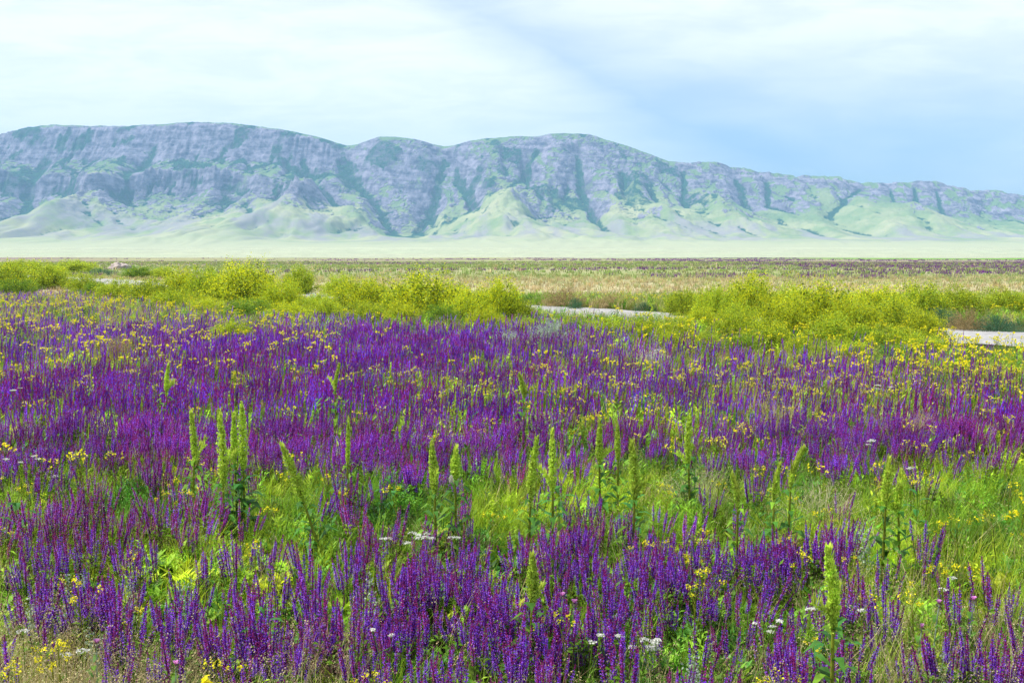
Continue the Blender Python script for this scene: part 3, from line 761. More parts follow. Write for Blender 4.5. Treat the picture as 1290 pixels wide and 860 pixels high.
G = Geo()
gr = [grass(500 + k, .36, 22, [LGRN, GRN * 1.2, LGRN * 1.15][k % 3]) for k in range(6)]
gr2 = [grass(520 + k, .36, 10, [LGRN, GRN * 1.2, LGRN * 1.1][k % 3], .10, .004) for k in range(6)]
gd = lambda px, py, x, y: np.clip((.30 + .9 * (1 - gmap(PUR, px, py))) * not_dry(px, py, x, y), 0, 1)
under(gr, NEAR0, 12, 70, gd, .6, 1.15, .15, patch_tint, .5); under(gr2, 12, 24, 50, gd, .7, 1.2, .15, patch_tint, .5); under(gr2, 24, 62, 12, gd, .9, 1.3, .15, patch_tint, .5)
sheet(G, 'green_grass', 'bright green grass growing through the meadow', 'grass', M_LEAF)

G = Geo()
dg = [grass(540 + k, .38, 16, [STRAW, TAN][k % 2], .10, .0016, True) for k in range(6)]
dg2 = [grass(560 + k, .38, 9, [STRAW, TAN * 1.1, STRAW * lin(1, .9, .8)][k % 3], .14, .0045, True) for k in range(6)]
dd = lambda px, py, x, y: np.clip(gmap(DRY, px, py) ** 1.2 * 1.3 + .07, 0, 1) * (.3 + .7 * clump(x, y, .7, 98))
under(dg, NEAR0, 12, 100, dd, .6, 1.1, .12, None, .6); under(dg2, 12, 28, 40, dd, .8, 1.15, .12, None, .6); under(dg2, 28, 62, 22, dd, .9, 1.4, .12, None, .6)
under(dg, NEAR0, 9, 190, lambda px, py, x, y: np.clip(gmap(DRY, px, py) ** 2 * 1.6, 0, 1), .6, 1.15, .12, None, .6)
# straw and green tussocks over the plain behind the track
def plain_tufts(y0, y1, per, s0, s1, fn, temps):
    p = sample(int(area(y0, y1) * per), y0, y1, fn)
    m = len(p); s, rot, ln, t = sc_params(m, s0, s1, .3, .18)
    scatter(G, temps, p, s, rot, ln, t, rng.integers(0, len(temps), m))
strawd = lambda px, py, x, y: np.clip(.75 - .9 * smooth(75, 130, y + 30 * gnoise(x / 60, y / 30, 100)) + .25, .12, 1) * smooth(54, 60, y + x * .9 + 12)
far_dry = [grass(580 + k, .34, 9, [STRAW, TAN * 1.15][k % 2], .22, .012) for k in range(4)]
plain_tufts(46, 130, 1.8, .7, 1.2, strawd, far_dry)
plain_tufts(130, 330, .22, 1.0, 1.8, strawd, [grass(590 + k, .3, 6, STRAW, .4, .03) for k in range(3)])
sheet(G, 'dry_grass', 'straw coloured dry grass and tussocks between the flowers and over the plain', 'grass', M_DRY)

G = Geo()
greend = lambda px, py, x, y: np.clip(smooth(65, 120, y + 30 * gnoise(x / 60, y / 30, 100)), .15, 1) * smooth(50, 60, y + x * .9 + 8)
plain_tufts(46, 130, 1.1, .7, 1.3, greend, [grass(600 + k, .32, 8, [lin(.32, .37, .12), lin(.20, .30, .06), lin(.40, .40, .16)][k % 3], .25, .014) for k in range(6)])
plain_tufts(130, 330, .28, 1.0, 1.7, greend, [grass(610 + k, .28, 6, [lin(.32, .36, .12), lin(.22, .31, .07)][k % 2], .45, .035) for k in range(4)])
sheet(G, 'plain_herbage', 'olive green low herbage over the plain behind the track', 'grass', M_LEAF)

G = Geo()
def far_spk(seed, w, n=7):
    r = np.random.default_rng(seed); g = Geo()
    for q in range(n):
        x, y = r.normal(size=2) * .28; h = .35 + .15 * r.random(); a = r.random() * 3.14
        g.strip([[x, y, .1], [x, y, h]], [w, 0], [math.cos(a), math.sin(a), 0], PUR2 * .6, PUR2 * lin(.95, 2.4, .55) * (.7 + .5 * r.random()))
    return g.get()
pd = lambda px, py, x, y: (smooth(.0, .22, gnoise(x / 42, y / 24, 101) + .25 * smooth(-50, 150, x) * smooth(110, 190, y) - .20 - .14 * (1 - smooth(.0, .2, x / y)) - .25 * (y < 110) + .10 * smooth(320, 460, y) + .42 * smooth(.16, .32, x / y) * smooth(105, 130, y) * (1 - smooth(230, 300, y)) + .35 * smooth(80, 110, y) * (1 - smooth(115, 150, y)) * (x < -14))) * .95
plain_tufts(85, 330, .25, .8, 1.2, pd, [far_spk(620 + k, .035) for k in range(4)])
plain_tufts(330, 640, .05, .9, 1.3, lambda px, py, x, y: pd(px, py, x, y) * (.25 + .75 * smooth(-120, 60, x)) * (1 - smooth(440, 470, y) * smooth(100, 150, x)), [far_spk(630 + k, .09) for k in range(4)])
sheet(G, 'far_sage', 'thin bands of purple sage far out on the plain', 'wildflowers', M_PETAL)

# ---- yellow mustard in the meadow -----------------------------------------
yd = lambda px, py, x, y: np.clip(gmap(YEL, px, py) ** 1.35 * (.25 + .9 * clump(x, y, .9, 102, -.2, .25)), 0, 1)
mp_ = sample(int(area(NEAR0, 60) * 1), NEAR0, 8, yd)[:0]
mp_ = np.concatenate([sample(int(area(a, b) * d), a, b, yd) for a, b, d in ((NEAR0, 10, 22), (10, 20, 20), (20, 34, 17), (34, 56, 10))])
mp_ = mp_[np.argsort(mp_[:, 1])]
px_, py_ = proj(mp_[:, 0], mp_[:, 1], .5)
idx_seen = np.nonzero((px_ > -10) & (px_ < 1300) & (py_ < 870))[0]
mind = idx_seen[:300]
NDET = int((mp_[mind, 1] < 9.5).sum())
mprot = []
for k in range(5):
    g, heads = mustard(700 + k, .50, 4 + k % 3)
    root = empty('mustard_plant', (0, 0, 0))
    link('stem', g.mesh('mustard_stem', M_LEAF), root)
    for h, p in heads:
        o = link('flower_head', h.mesh('mustard_head', M_PETAL), root); o.location = p
    mprot.append(root)
msimple = []
for k in range(4):
    g, heads = mustard(720 + k, .5, 6, .010, 5); V, T, C = merged(g, heads)
    msimple.append(make_mesh('mustard_whole', V, T, C, M_PETAL))
used = set(); mz = [('small yellow flowered plant dotted among the sage in the lower left of the meadow', 'yellow flowers at lower left'),
                    ('small yellow flowered plant dotted among the sage in the lower right of the meadow', 'yellow flowers at lower right'),
                    ('small yellow flowered plant around the tall green spires in the middle of the meadow', 'yellow flowers around the green spires')]
for n, i in enumerate(mind):
    y = mp_[i, 1]
    if n < NDET:
        k = int(rng.integers(5)); o = copy_tree(mprot[k]) if k in used else mprot[k]; used.add(k)
    else:
        o = link('mustard_plant', msimple[int(rng.integers(4))])
    o.location = mp_[i]; o.rotation_euler = (rng.normal() * .1, rng.normal() * .1, rng.random() * 6.28)
    sc = .8 + .35 * rng.random(); o.scale = (sc,) * 3
    a, b = px_[i], py_[i]; z = 2 if b < 640 else 0 if a < 645 else 1
    tag(o, mz[z][0], 'wildflower', mz[z][1])
for k in range(5):
    if k not in used:
        for c in list(mprot[k].children): bpy.data.objects.remove(c)
        bpy.data.objects.remove(mprot[k])
G = Geo(); rest = mp_[np.setdiff1d(np.arange(len(mp_)), mind)]
t_n = [merged(*mustard(740 + k, .5, 6, .0125, 8)) for k in range(5)]
t_f = [merged(*mustard(750 + k, .5, 5, .021, 3)) for k in range(5)]
for m, temps in ((rest[:, 1] < 20, t_n), (rest[:, 1] >= 20, t_f)):
    q = rest[m]; n = len(q); s, rot, ln, t = sc_params(n, .8, 1.15, .2, .0)
    scatter(G, temps, q, s, rot, ln, t, rng.integers(0, 5, n))
sheet(G, 'mustard_drift', 'yellow flower heads speckling the purple meadow farther back', 'wildflowers', M_PETAL)

# ---- tall pale green spires ---------------------------------------------------
def spire_plant(seed, H, head, wd, nside=2):
    r = np.random.default_rng(seed); root = empty('spire_plant', (0, 0, 0))
    g = Geo(); g.tube([[0, 0, 0], [0, 0, H * .5], [0, 0, H - head * .3]], [.011, .009, .004], OLIV * .9, 5)
    link('stem', g.mesh('spire_stem', M_LEAF), root)
    lf = Geo()
    for q in range(22):
        z = .04 + (H - head - .02) * (q / 22) ** 1.0; a = q * 2.4 + r.random(); ln = (.26 - .16 * q / 22) * (.8 + .4 * r.random())
        b = np.array([0, 0, z]); d = np.array([math.cos(a), math.sin(a), 0])
        m = b + d * ln * .5 + [0, 0, ln * .28]; t = b + d * ln + [0, 0, -ln * .05]
        sd = np.array([-d[1], d[0], 0]); c = (DGRN * 1.2 if r.random() < .6 else GRN) * (.7 + .6 * r.random())
        wv = ln * .14
        lf.strip([b, b + (m - b) * .5, m, t], [wv * .3, wv * .8, wv, 0], sd, c * .8, c * 1.3)
    link('foliage', lf.mesh('spire_leaves', M_LEAF), root)
    def plume(z0, z1, ox, oy, w, n):
        P = []; C = []; S = []
        f = r.random(n); wv = w * np.clip(np.sin(np.pi * np.clip(f * .76 + .24, 0, 1)), .04, 1) ** .75 * (.55 + .45 * smooth(0, .25, f)) * 1.05
        lobes = 1 + .10 * np.sin(f * 61 + r.random() * 6)
        th = r.random(n) * 6.283; rad = wv * np.sqrt(r.random(n) * .8 + .2) * lobes
        ox, oy = ox * 2.2, oy * 2.2; P = np.stack([ox * f ** 2 + rad * np.cos(th), oy * f ** 2 + rad * np.sin(th), z0 + (z1 - z0) * f], 1)
        C = (lin(.52, .72, .07) * (1 - f[:, None] * .0)) * (.7 + .6 * r.random((n, 1)))
        pg.flakes(P, .0065 + .004 * r.random(n), C, r)
        for q in range(n // 4):                    # short upright side sprigs make the outline feathery
            ff = r.random() * .92; a = r.random() * 6.28; ww = w * (1 - .6 * ff)
            b = np.array([ox * ff ** 2, oy * ff ** 2, z0 + (z1 - z0) * ff]); k2 = .8 + .8 * r.random(); t = b + [ww * math.cos(a) * k2, ww * math.sin(a) * k2, .03 + .04 * r.random()]
            pg.strip([b, (b + t) / 2, t], [.003, .0055, 0], [-math.sin(a), math.cos(a), 0], lin(.45, .60, .05), lin(.70, .80, .12))
    pg = Geo(); plume(H - head, H, r.normal() * .015, r.normal() * .015, wd * (.72 + .25 * r.random()), 950)
    link('flower_spike', pg.mesh('spire_plume', M_LEAF), root)
    for q in range(nside):
        pg = Geo(); a = r.random() * 6.28; z0 = H - head * (1.02 + .2 * r.random())
        plume(z0, z0 + head * (.35 + .25 * r.random()), .07 * math.cos(a), .07 * math.sin(a), wd * .5, 170)
        link('side_spike', pg.mesh('spire_side_plume', M_LEAF), root)
    return root
# (top px, top py, head length px, plant height m, head width m, tilt, label)
SP = [(303, 508, 88, 1.15, .055, 0, 'tallest and thickest pale green spire of the close group at left'),
      (279, 520, 95, 1.12, .045, .02, 'narrow green spire just left of the thickest one in the left group'),
      (291, 524, 62, 1.05, .034, -.02, 'slim green spire squeezed between the two larger spires at left'),
      (243, 520, 62, 1.0, .034, .04, 'thin green spire standing alone left of the group of three'),
      (355, 553, 80, 1.0, .042, -.30, 'pale green spire leaning clearly to the left beside the left group'),
      (437, 530, 60, .92, .020, .02, 'very thin green spire between the leaning one and the centre'),
      (545, 560, 66, .95, .042, -.02, 'stout short green spire left of the round pale seed head'),
      (573, 568, 40, .85, .035, 0, 'dark green short spire right behind the round pale seed head'),
      (671, 550, 82, 1.05, .038, .03, 'pale green spire, left one of the pair at the centre'),
      (697, 543, 80, 1.02, .040, .0, 'pale green spire, right one of the pair at the centre'),
      (755, 528, 58, .95, .034, -.02, 'dark cored green spire left of the thin one in the centre right trio'),
      (780, 532, 50, .92, .024, .0, 'thin pale spire in the middle of the centre right trio'),
      (803, 556, 76, 1.0, .042, .02, 'broad green spire lowest of the centre right trio'),
      (866, 516, 68, 1.0, .036, -.05, 'tall curved green spire beside a dark leaf among yellow dots'),
      (1001, 568, 50, .95, .026, .02, 'blurred yellow green spire in the bright grass right of centre'),
      (979, 590, 45, .85, .018, 0, 'faint thin spire just left of the yellow green one in bright grass'),
      (1124, 582, 58, .95, .036, .03, 'left one of the two yellow green spires in the bright grass at right'),
      (1137, 600, 48, .84, .034, -.03, 'right one of the two yellow green spires in the bright grass at right'),
      (933, 602, 40, .85, .018, .0, 'small pale spire above the pale feathery grass'),
      (1058, 690, 100, 1.0, .040, .0, 'nearest and largest yellow green spire in the lower right'),
      (673, 702, 62, .75, .04, .03, 'short bushy pale spire amid the lower purple sage'),
      (207, 460, 36, .95, .034, 0, 'small distant green spire alone in the purple at upper left'),
      (421, 461, 34, .95, .030, 0, 'small distant green spire near yellow dots above the left group'),
      (660, 472, 30, .95, .036, 0, 'small distant dark spire near the grey bushes')]
for k, (u, v, hl, H, wd, tilt, lab) in enumerate(SP):
    y = F * (CAMH - H) / (v - HY); x = (u - CX) / F * y
    root = spire_plant(800 + k, H, hl * y / F, wd, 0 if wd < .03 else 2 if k % 2 else 1)
    root.location = (x - H * math.sin(tilt), y, float(ground_z(x, y))); root.rotation_euler = (0, tilt, 0)
    tag(root, lab, 'spire plant', 'tall pale green spires')

# ---- mustard shrubs along the track ---------------------------------------------
def shrub_proto(seed, yel, dark, dens=1.0, flat=.75):
    """unit shrub (radius 1 across, height 1): stems, leafy sprays, flowers"""
    r = np.random.default_rng(seed); st = Geo(); fo = Geo(); fl = Geo()
    nst = int(230 * dens); ends = []
    base_y = lin(.42, .50, .02); lc = lin(.40, .51, .03) * (1 - dark) + GRN * .9 * dark
    for k in range(nst):
        th = r.random() * 6.283; el = math.asin(.12 + .88 * r.random() ** .8)
        rad = 1 - .38 * abs(math.sin(3 * th + seed)) * r.random() + r.normal() * .11 + (.22 * r.random() if r.random() < .12 else 0)
        rad *= 1 + .10 * math.sin(5 * th + seed * 2)
        d = np.array([math.cos(el) * math.cos(th), math.cos(el) * math.sin(th), math.sin(el)])
        b = np.array([d[0] * .25, d[1] * .25, 0]); t = d * rad * [1, 1, 1]; t[2] = max(.1, t[2])
        m = b * .45 + t * .5 + [0, 0, .10]
        st.strip([b, m, t], [.007, .005, .002], r.normal(size=3), OLIV * .7, OLIV)
        nl = 20
        f = r.random(nl) ** .7; P = b[None] * ((1 - f) ** 2)[:, None] + 2 * (f * (1 - f))[:, None] * m + (f ** 2)[:, None] * t
        P = P + r.normal(size=(nl, 3)) * .045
        P[:, 2] = np.maximum(P[:, 2], .03)
        C = lc[None] * (.55 + .8 * r.random((nl, 1))) * np.where(r.random((nl, 1)) < .35, .45, 1)
        fo.flakes(P, .022 + .022 * r.random(nl), C, r)
        # a fine spray at the tip, its upper part in flower
        ns = 30; Q = t + r.normal(size=(ns, 3)) * [.075, .075, .07]
        fy = r.random(ns) < yel * (.5 + .5 * smooth(.15, .55, d[2]))
        if fy.any(): fl.flakes(Q[fy], .013 + .013 * r.random(fy.sum()), lin(.80, .80, .02)[None] * (.7 + .5 * r.random((fy.sum(), 1))), r)
        if (~fy).any(): fo.flakes(Q[~fy], .015 + .016 * r.random((~fy).sum()), (lc * 1.15)[None] * (.6 + .8 * r.random(((~fy).sum(), 1))), r)
        for q in range(2):
            t2 = t + r.normal(size=3) * [.09, .09, .05] + [0, 0, .06]; st.strip([m * .3 + t * .7, t2], [.003, 0], r.normal(size=3), OLIV * 1.1)
            fl.flakes(t2 + r.normal(size=(3, 3)) * .015, .013, lin(.78, .70, .02), r) if r.random() < yel else None
    mk = lambda g, n: g.mesh(n, M_LEAF)
    return mk(st, 'shrub_stems'), mk(fo, 'shrub_leaves'), (fl.mesh('shrub_flowers', M_PETAL) if fl.n else None)
PRO = {'yellow': [shrub_proto(900 + k, .58, .14, 1.2) for k in range(4)],
       'mixed': [shrub_proto(910 + k, .34, .34, 1.1) for k in range(3)],
       'green': [shrub_proto(920 + k, .10, .95, 1.0) for k in range(3)],
       'olive': [shrub_proto(930 + k, .25, .15, 1.0) for k in range(2)]}
# grey wormwood cushions
def grey_proto(seed, c):
    r = np.random.default_rng(seed); st = Geo(); fo = Geo()
    for k in range(170):
        th = r.random() * 6.283; el = math.asin(.05 + .95 * r.random()); d = np.array([math.cos(el) * math.cos(th), math.cos(el) * math.sin(th), math.sin(el)]) * (1 + r.normal() * .08)
        st.strip([d * [.2, .2, 0], d * .6 + [0, 0, .06], d], [.008, .006, .002], r.normal(size=3), c * .7, c)
        fo.flakes(d * (.55 + .5 * r.random((26, 1))) + r.normal(size=(26, 3)) * .04, .018 + .012 * r.random(26), c[None] * (.7 + .6 * r.random((26, 1))), r)
    return st.mesh('cushion_stems', M_LEAF), fo.mesh('cushion_leaves', M_LEAF), None
PRO['grey'] = [grey_proto(940 + k, GREY) for k in range(2)]
PRO['pale'] = [grey_proto(950, lin(.70, .68, .60))]
PRO['dark'] = [grey_proto(955, lin(.07, .17, .08))]
PRO['brown'] = [grey_proto(960, lin(.40, .30, .13))]
KN = dict(yellow='mustard_shrub', mixed='mustard_shrub', green='leafy_shrub', olive='mustard_shrub', grey='wormwood_shrub', pale='dry_shrub', dark='leafy_shrub', brown='dry_shrub')
LOOK = dict(yellow='bright yellow flowering mustard shrub', mixed='yellow green mustard shrub', green='green leafy shrub', olive='olive wispy mustard shrub',
            grey='grey wormwood cushion', pale='pale bleached dry cushion shrub', dark='dark green leafy shrub', brown='tan dry shrub')
def shrub(kind, u, vbase, wpx, hpx, where, v=0):
    """base centre at photo pixel (u, vbase)"""
    x, y = at(u, vbase); P = PRO[kind]; st, fo, fl = P[(v + int(u)) % len(P)]
    root = empty(KN[kind], (x, y, float(ground_z(x, y)) - .02), float(rng.random() * 6.28))
    link('stem', st, root); link('foliage', fo, root)
    if fl is not None: link('blossom', fl, root)
    W = wpx * y / F / 2 * 1.05; H = hpx * y / F * 1.02
    root.scale = (W, W * (.85 + .3 * rng.random()), H)
    tag(root, LOOK[kind] + ' ' + where, 'shrub', 'shrubs along the track')
S = shrub
#   kind, column, row of base, width px, height px
big = [('yellow', 233, 384, 66, 40, 'at the left end of the big clump before the track'),
       ('yellow', 300, 388, 100, 52, 'with the highest dome of the left clump'),
       ('mixed', 262, 386, 60, 46, 'tucked behind the left end of the big clump'),
       ('yellow', 352, 398, 76, 42, 'low at the front of the left clump below its dome'),
       ('mixed', 378, 372, 50, 33, 'standing alone behind the dip in the left clump'),
       ('olive', 428, 374, 46, 26, 'wispy, behind the middle clump'),
       ('yellow', 455, 400, 90, 45, 'at the left end of the middle clump'),
       ('olive', 405, 398, 50, 26, 'in the low gap between the left and middle clumps'),
       ('yellow', 540, 404, 96, 55, 'tallest in the middle clump'),
       ('mixed', 505, 402, 60, 38, 'between the two tall ones of the middle clump'),
       ('yellow', 590, 410, 76, 42, 'low and round in front of the middle clump'),
       ('yellow', 632, 408, 60, 52, 'pointed, at the right end of the middle clump'),
       ('olive', 658, 408, 40, 28, 'thin, trailing off the middle clump towards the visible track'),
       ('green', 735, 422, 50, 18, 'before the visible stretch of the track'),
       ('mixed', 765, 430, 62, 25, 'just below the visible stretch of the track'),
       ('mixed', 812, 434, 60, 28, 'right below the end of the visible track stretch'),
       ('olive', 850, 436, 56, 30, 'left of the big right clump, low'),
       ('mixed', 862, 400, 54, 34, 'behind the track left of the tall dark cored shrub'),
       ('yellow', 948, 400, 76, 48, 'with dark green core standing highest behind the track at right'),
       ('mixed', 900, 404, 56, 40, 'leaning against the dark cored shrub behind the track'),
       ('olive', 1000, 396, 60, 34, 'in the dip right of the dark cored shrub'),
       ('yellow', 1035, 424, 110, 62, 'broadest of the big right clump'),
       ('yellow', 985, 428, 66, 48, 'at the left front of the big right clump'),
       ('mixed', 1050, 442, 80, 42, 'at the low front of the big right clump'),
       ('olive', 925, 434, 60, 40, 'before the hidden track left of the big right clump'),
       ('mixed', 970, 446, 70, 38, 'lowest in front of the big right clump'),
       ('yellow', 1105, 410, 80, 46, 'right of the broadest shrub of the right clump'),
       ('mixed', 1160, 402, 80, 40, 'behind the dark greenery near the right track stretch'),
       ('olive', 1210, 400, 70, 34, 'behind the dry tan weeds at right'),
       ('olive', 1265, 398, 70, 30, 'at the right edge behind the track'),
       ('dark', 1185, 413, 60, 26, 'in the dark gap above the right track stretch'),
       ('dark', 1258, 418, 60, 22, 'at the right edge just above the track'),
       ('dark', 1120, 414, 70, 24, 'under the yellow shrubs of the right clump'),
       ('brown', 1222, 417, 56, 28, 'above the right track stretch'),
       ('mixed', 1130, 450, 80, 38, 'in front of the right track stretch, left part'),
       ('olive', 1170, 454, 70, 28, 'in front of the right track stretch, at its left end'),
       ('green', 1095, 446, 56, 30, 'between the right clump and the purple flowers'),
       ('dark', 725, 390, 22, 15, 'round and small at the far edge of the track'),
       ('brown', 714, 386, 62, 24, 'with green base behind the visible track stretch'),
       ('dark', 812, 392, 30, 12, 'low at the far edge of the track, near its bend'),
       ('brown', 775, 388, 60, 18, 'spread behind the visible track stretch'),
       ('grey', 640, 446, 48, 30, 'left one of the two beside the pale plant'),
       ('grey', 690, 444, 70, 40, 'biggest, below the middle clump'),
       ('pale', 822, 464, 54, 28, 'below the track, bright among the purple'),
       ('mixed', 10, 372, 60, 40, 'at the left edge behind the purple patch'),
       ('green', 22, 376, 60, 22, 'at the left edge near the purple patch'),
       ('olive', 60, 364, 70, 30, 'left of the far track stretch'),
       ('mixed', 108, 374, 60, 26, 'before the far track stretch'),
       ('olive', 150, 382, 60, 26, 'low at left before the track'),
       ('green', 122, 378, 38, 22, 'before the far track at left'),
       ('mixed', 190, 386, 60, 34, 'where the far track disappears behind the left clump'),
       ('olive', 95, 344, 60, 14, 'behind the far track left of the gravel heap'),
       ('olive', 30, 344, 70, 14, 'at the far left behind the track'),
       ('green', 175, 350, 40, 13, 'behind the far track right of the gravel heap'),
       ('dark', 128, 347, 40, 9, 'thin line at the far side of the track by the heap'),
       ('olive', 205, 350, 40, 12, 'farther right of the gravel heap'),
       ('mixed', 290, 440, 60, 34, 'alone inside the purple field at left'),
       ('brown', 143, 462, 56, 36, 'of pinkish stems inside the purple field at left')]
for i, a in enumerate(big): S(*a, v=i)
ordn = ['first', 'second', 'third', 'fourth', 'fifth', 'sixth', 'seventh', 'eighth', 'ninth', 'tenth', 'eleventh', 'twelfth']
def fill(rows, kinds, where):
    for i, (u, v, w_, h_) in enumerate(rows):
        S(kinds[i % len(kinds)], u, v, w_, h_, f'{where}, {ordn[i]} from left', v=i)
fill([(215, 392, 56, 24), (262, 399, 60, 22), (312, 403, 60, 24), (365, 405, 56, 24), (412, 406, 56, 26), (462, 409, 60, 26), (508, 411, 56, 26), (556, 413, 56, 26), (612, 417, 56, 26), (664, 424, 46, 20)],
     ['mixed', 'yellow', 'green', 'yellow', 'mixed'], 'low at the foot of the left clumps')
fill([(470, 384, 50, 26), (520, 386, 52, 28), (573, 389, 52, 28), (322, 373, 60, 30), (620, 392, 46, 24)], ['yellow', 'olive', 'mixed'], 'behind the middle clumps')
fill([(845, 446, 50, 26), (890, 448, 54, 28), (935, 452, 54, 28), (1010, 455, 56, 28), (1075, 458, 56, 26), (1130, 460, 56, 24)], ['mixed', 'olive', 'green'], 'low at the foot of the right clump')
fill([(880, 420, 56, 30), (930, 418, 60, 34), (1080, 428, 76, 46), (1130, 425, 70, 42), (1165, 428, 56, 34)], ['yellow', 'mixed'], 'inside the right clump')

# ---- gravel heap ------------------------------------------------------------------
def rock_mesh(seed, name, mat, sx, sy, sz, n=14, m=20, rough=.12, cone=False):
    V = []; 
    for i in range(n + 1):
        ph = math.pi * .5 * i / n
        for j in range(m):
            th = 2 * math.pi * j / m
            rr = math.sin(ph) if not cone else i / n; zz = math.cos(ph) if not cone else (1 - (i / n)) ** .8
            k = 1 + rough * float(fbm(rr * math.cos(th) * 2 + seed, rr * math.sin(th) * 2 + zz * 1.3, 4, seed)) * 2
            V.append((sx * rr * math.cos(th) * k, sy * rr * math.sin(th) * k, sz * zz * k - .02))
    i = np.arange(n)[:, None] * m; j = np.arange(m)
    Q = np.stack([i + j, i + (j + 1) % m, i + m + (j + 1) % m, i + m + j], -1).reshape(-1, 4)
    return make_mesh(name, np.array(V), Q, None, mat, smooth_shade=not cone)
def stone_mat(name, c0, c1, scale):
    m, nt, N, L = new_mat(name); out = N.new('ShaderNodeOutputMaterial'); p = N.new('ShaderNodeBsdfPrincipled'); p.inputs['Roughness'].default_value = .9
    tc = N.new('ShaderNodeNewGeometry'); no = N.new('ShaderNodeTexNoise'); no.inputs['Scale'].default_value = scale; no.inputs['Detail'].default_value = 6
    L.new(tc.outputs['Position'], no.inputs['Vector']); cr = N.new('ShaderNodeValToRGB'); L.new(no.outputs['Fac'], cr.inputs[0])
    cr.color_ramp.elements[0].position = .35; cr.color_ramp.elements[0].color = (*c0, 1); cr.color_ramp.elements[1].position = .65; cr.color_ramp.elements[1].color = (*c1, 1)
    bp = N.new('ShaderNodeBump'); bp.inputs['Strength'].default_value = .6; bp.inputs['Distance'].default_value = .3 / scale; L.new(no.outputs['Fac'], bp.inputs['Height']); L.new(bp.outputs[0], p.inputs['Normal'])
    L.new(cr.outputs[0], p.inputs['Base Color']); L.new(p.outputs[0], out.inputs['Surface']); return m
M_HEAP = stone_mat('pale_rubble', (.30, .25, .22), (.48, .41, .37), 1.5); M_STONE = stone_mat('pale_stone', (.45, .42, .36), (.66, .63, .56), 14)
x, y = at(151, 340); o = link('gravel_heap', rock_mesh(31, 'gravel_heap', M_HEAP, 1.5, 1.8, .95, rough=.3)); o.location = (x, y, float(ground_z(x, y)))
tag(o, 'pinkish white gravel heap dumped behind the far track at left', 'gravel heap')
x, y = at(505, 397); o = link('boulder', rock_mesh(43, 'boulder', M_STONE, .3, .3, .3, rough=.14)); o.location = (x, y, float(ground_z(x, y))); tag(o, 'pale stone showing in the middle clump of yellow shrubs', 'boulder')
def clock(H):
    r = np.random.default_rng(5); root = empty('salsify_plant', (0, 0, 0)); st = Geo(); st.tube([[0, 0, 0], [.01, 0, H * .5], [0, 0, H]], [.004, .003, .003], GRN, 4)
    for q in range(5):
        a = q * 2.4; st.strip([[0, 0, .03 * q], [.05 * math.cos(a), .05 * math.sin(a), .15 + .03 * q], [.10 * math.cos(a), .10 * math.sin(a), .22]], [.005, .004, 0], [-math.sin(a), math.cos(a), 0], GRN)
    link('stem', st.mesh('salsify_stem', M_LEAF), root); h = Geo()
    for q in range(300):
        d = r.normal(size=3); d /= np.linalg.norm(d); sd = np.cross(d, [.3, .5, .8]); sd /= np.linalg.norm(sd); e = np.cross(d, sd); c = lin(.62, .60, .52) * (.8 + .3 * r.random())
        h.strip([d * .005, d * .034], [.0006, .0006], sd, c * .8)
        for z in range(4):
            a = z * 1.57 + r.random(); v = math.cos(a) * sd + math.sin(a) * e; h.strip([d * .034, d * .043 + v * .009], [.0012, .0008], np.cross(v, d), c)
    o = link('seed_head', h.mesh('salsify_clock', M_PETAL), root); o.location = (0, 0, H + .03); return root
o = clock(.46); y = F * (CAMH - .49) / (606 - HY); o.location = ((571 - CX) / F * y, y, 0); tag(o, 'round pale seed head among the green left of the centre', 'wildflower')

# ---- white umbels ------------------------------------------------------------------
WHT = lin(.80, .80, .72)
def umbel_plant(seed, n, H, sp, hr=.026):
    r = np.random.default_rng(seed); root = empty('yarrow_plant', (0, 0, 0)); st = Geo()
    for k in range(n):
        a = r.random() * 6.28; d = sp * math.sqrt(r.random()); t = np.array([d * math.cos(a) * 1.4, d * math.sin(a) * .8, H * (.88 + .16 * r.random())])
        st.tube([[t[0] * .2, t[1] * .2, 0], t * [.5, .5, .6], t], [.003, .0025, .002], GRN, 3)
        h = Geo(); q = 34; rr = hr * np.sqrt(r.random(q)); th = r.random(q) * 6.28
        P = np.stack([rr * np.cos(th), rr * np.sin(th), .008 - rr * .25 + r.normal(size=q) * .002], 1)
        h.flakes(P, .0065, WHT * (.8 + .25 * r.random((q, 1))), r)
        for w_ in range(6):
            a2 = w_ * 1.05; h.strip([[0, 0, -.02], [hr * .7 * math.cos(a2), hr * .7 * math.sin(a2), 0]], [.0015, .001], [-math.sin(a2), math.cos(a2), 0], GRN)
        o = link('flower_head', h.mesh('yarrow_head', M_PETAL), root); o.location = t
        for z in range(5):
            c = t * [.5, .5, .15 + .15 * z]; b = r.random() * 6.28; st.leaf(c, c + [.05 * math.cos(b), .05 * math.sin(b), .02], .008, GRN)
    link('stem', st.mesh('yarrow_stem', M_LEAF), root); return root
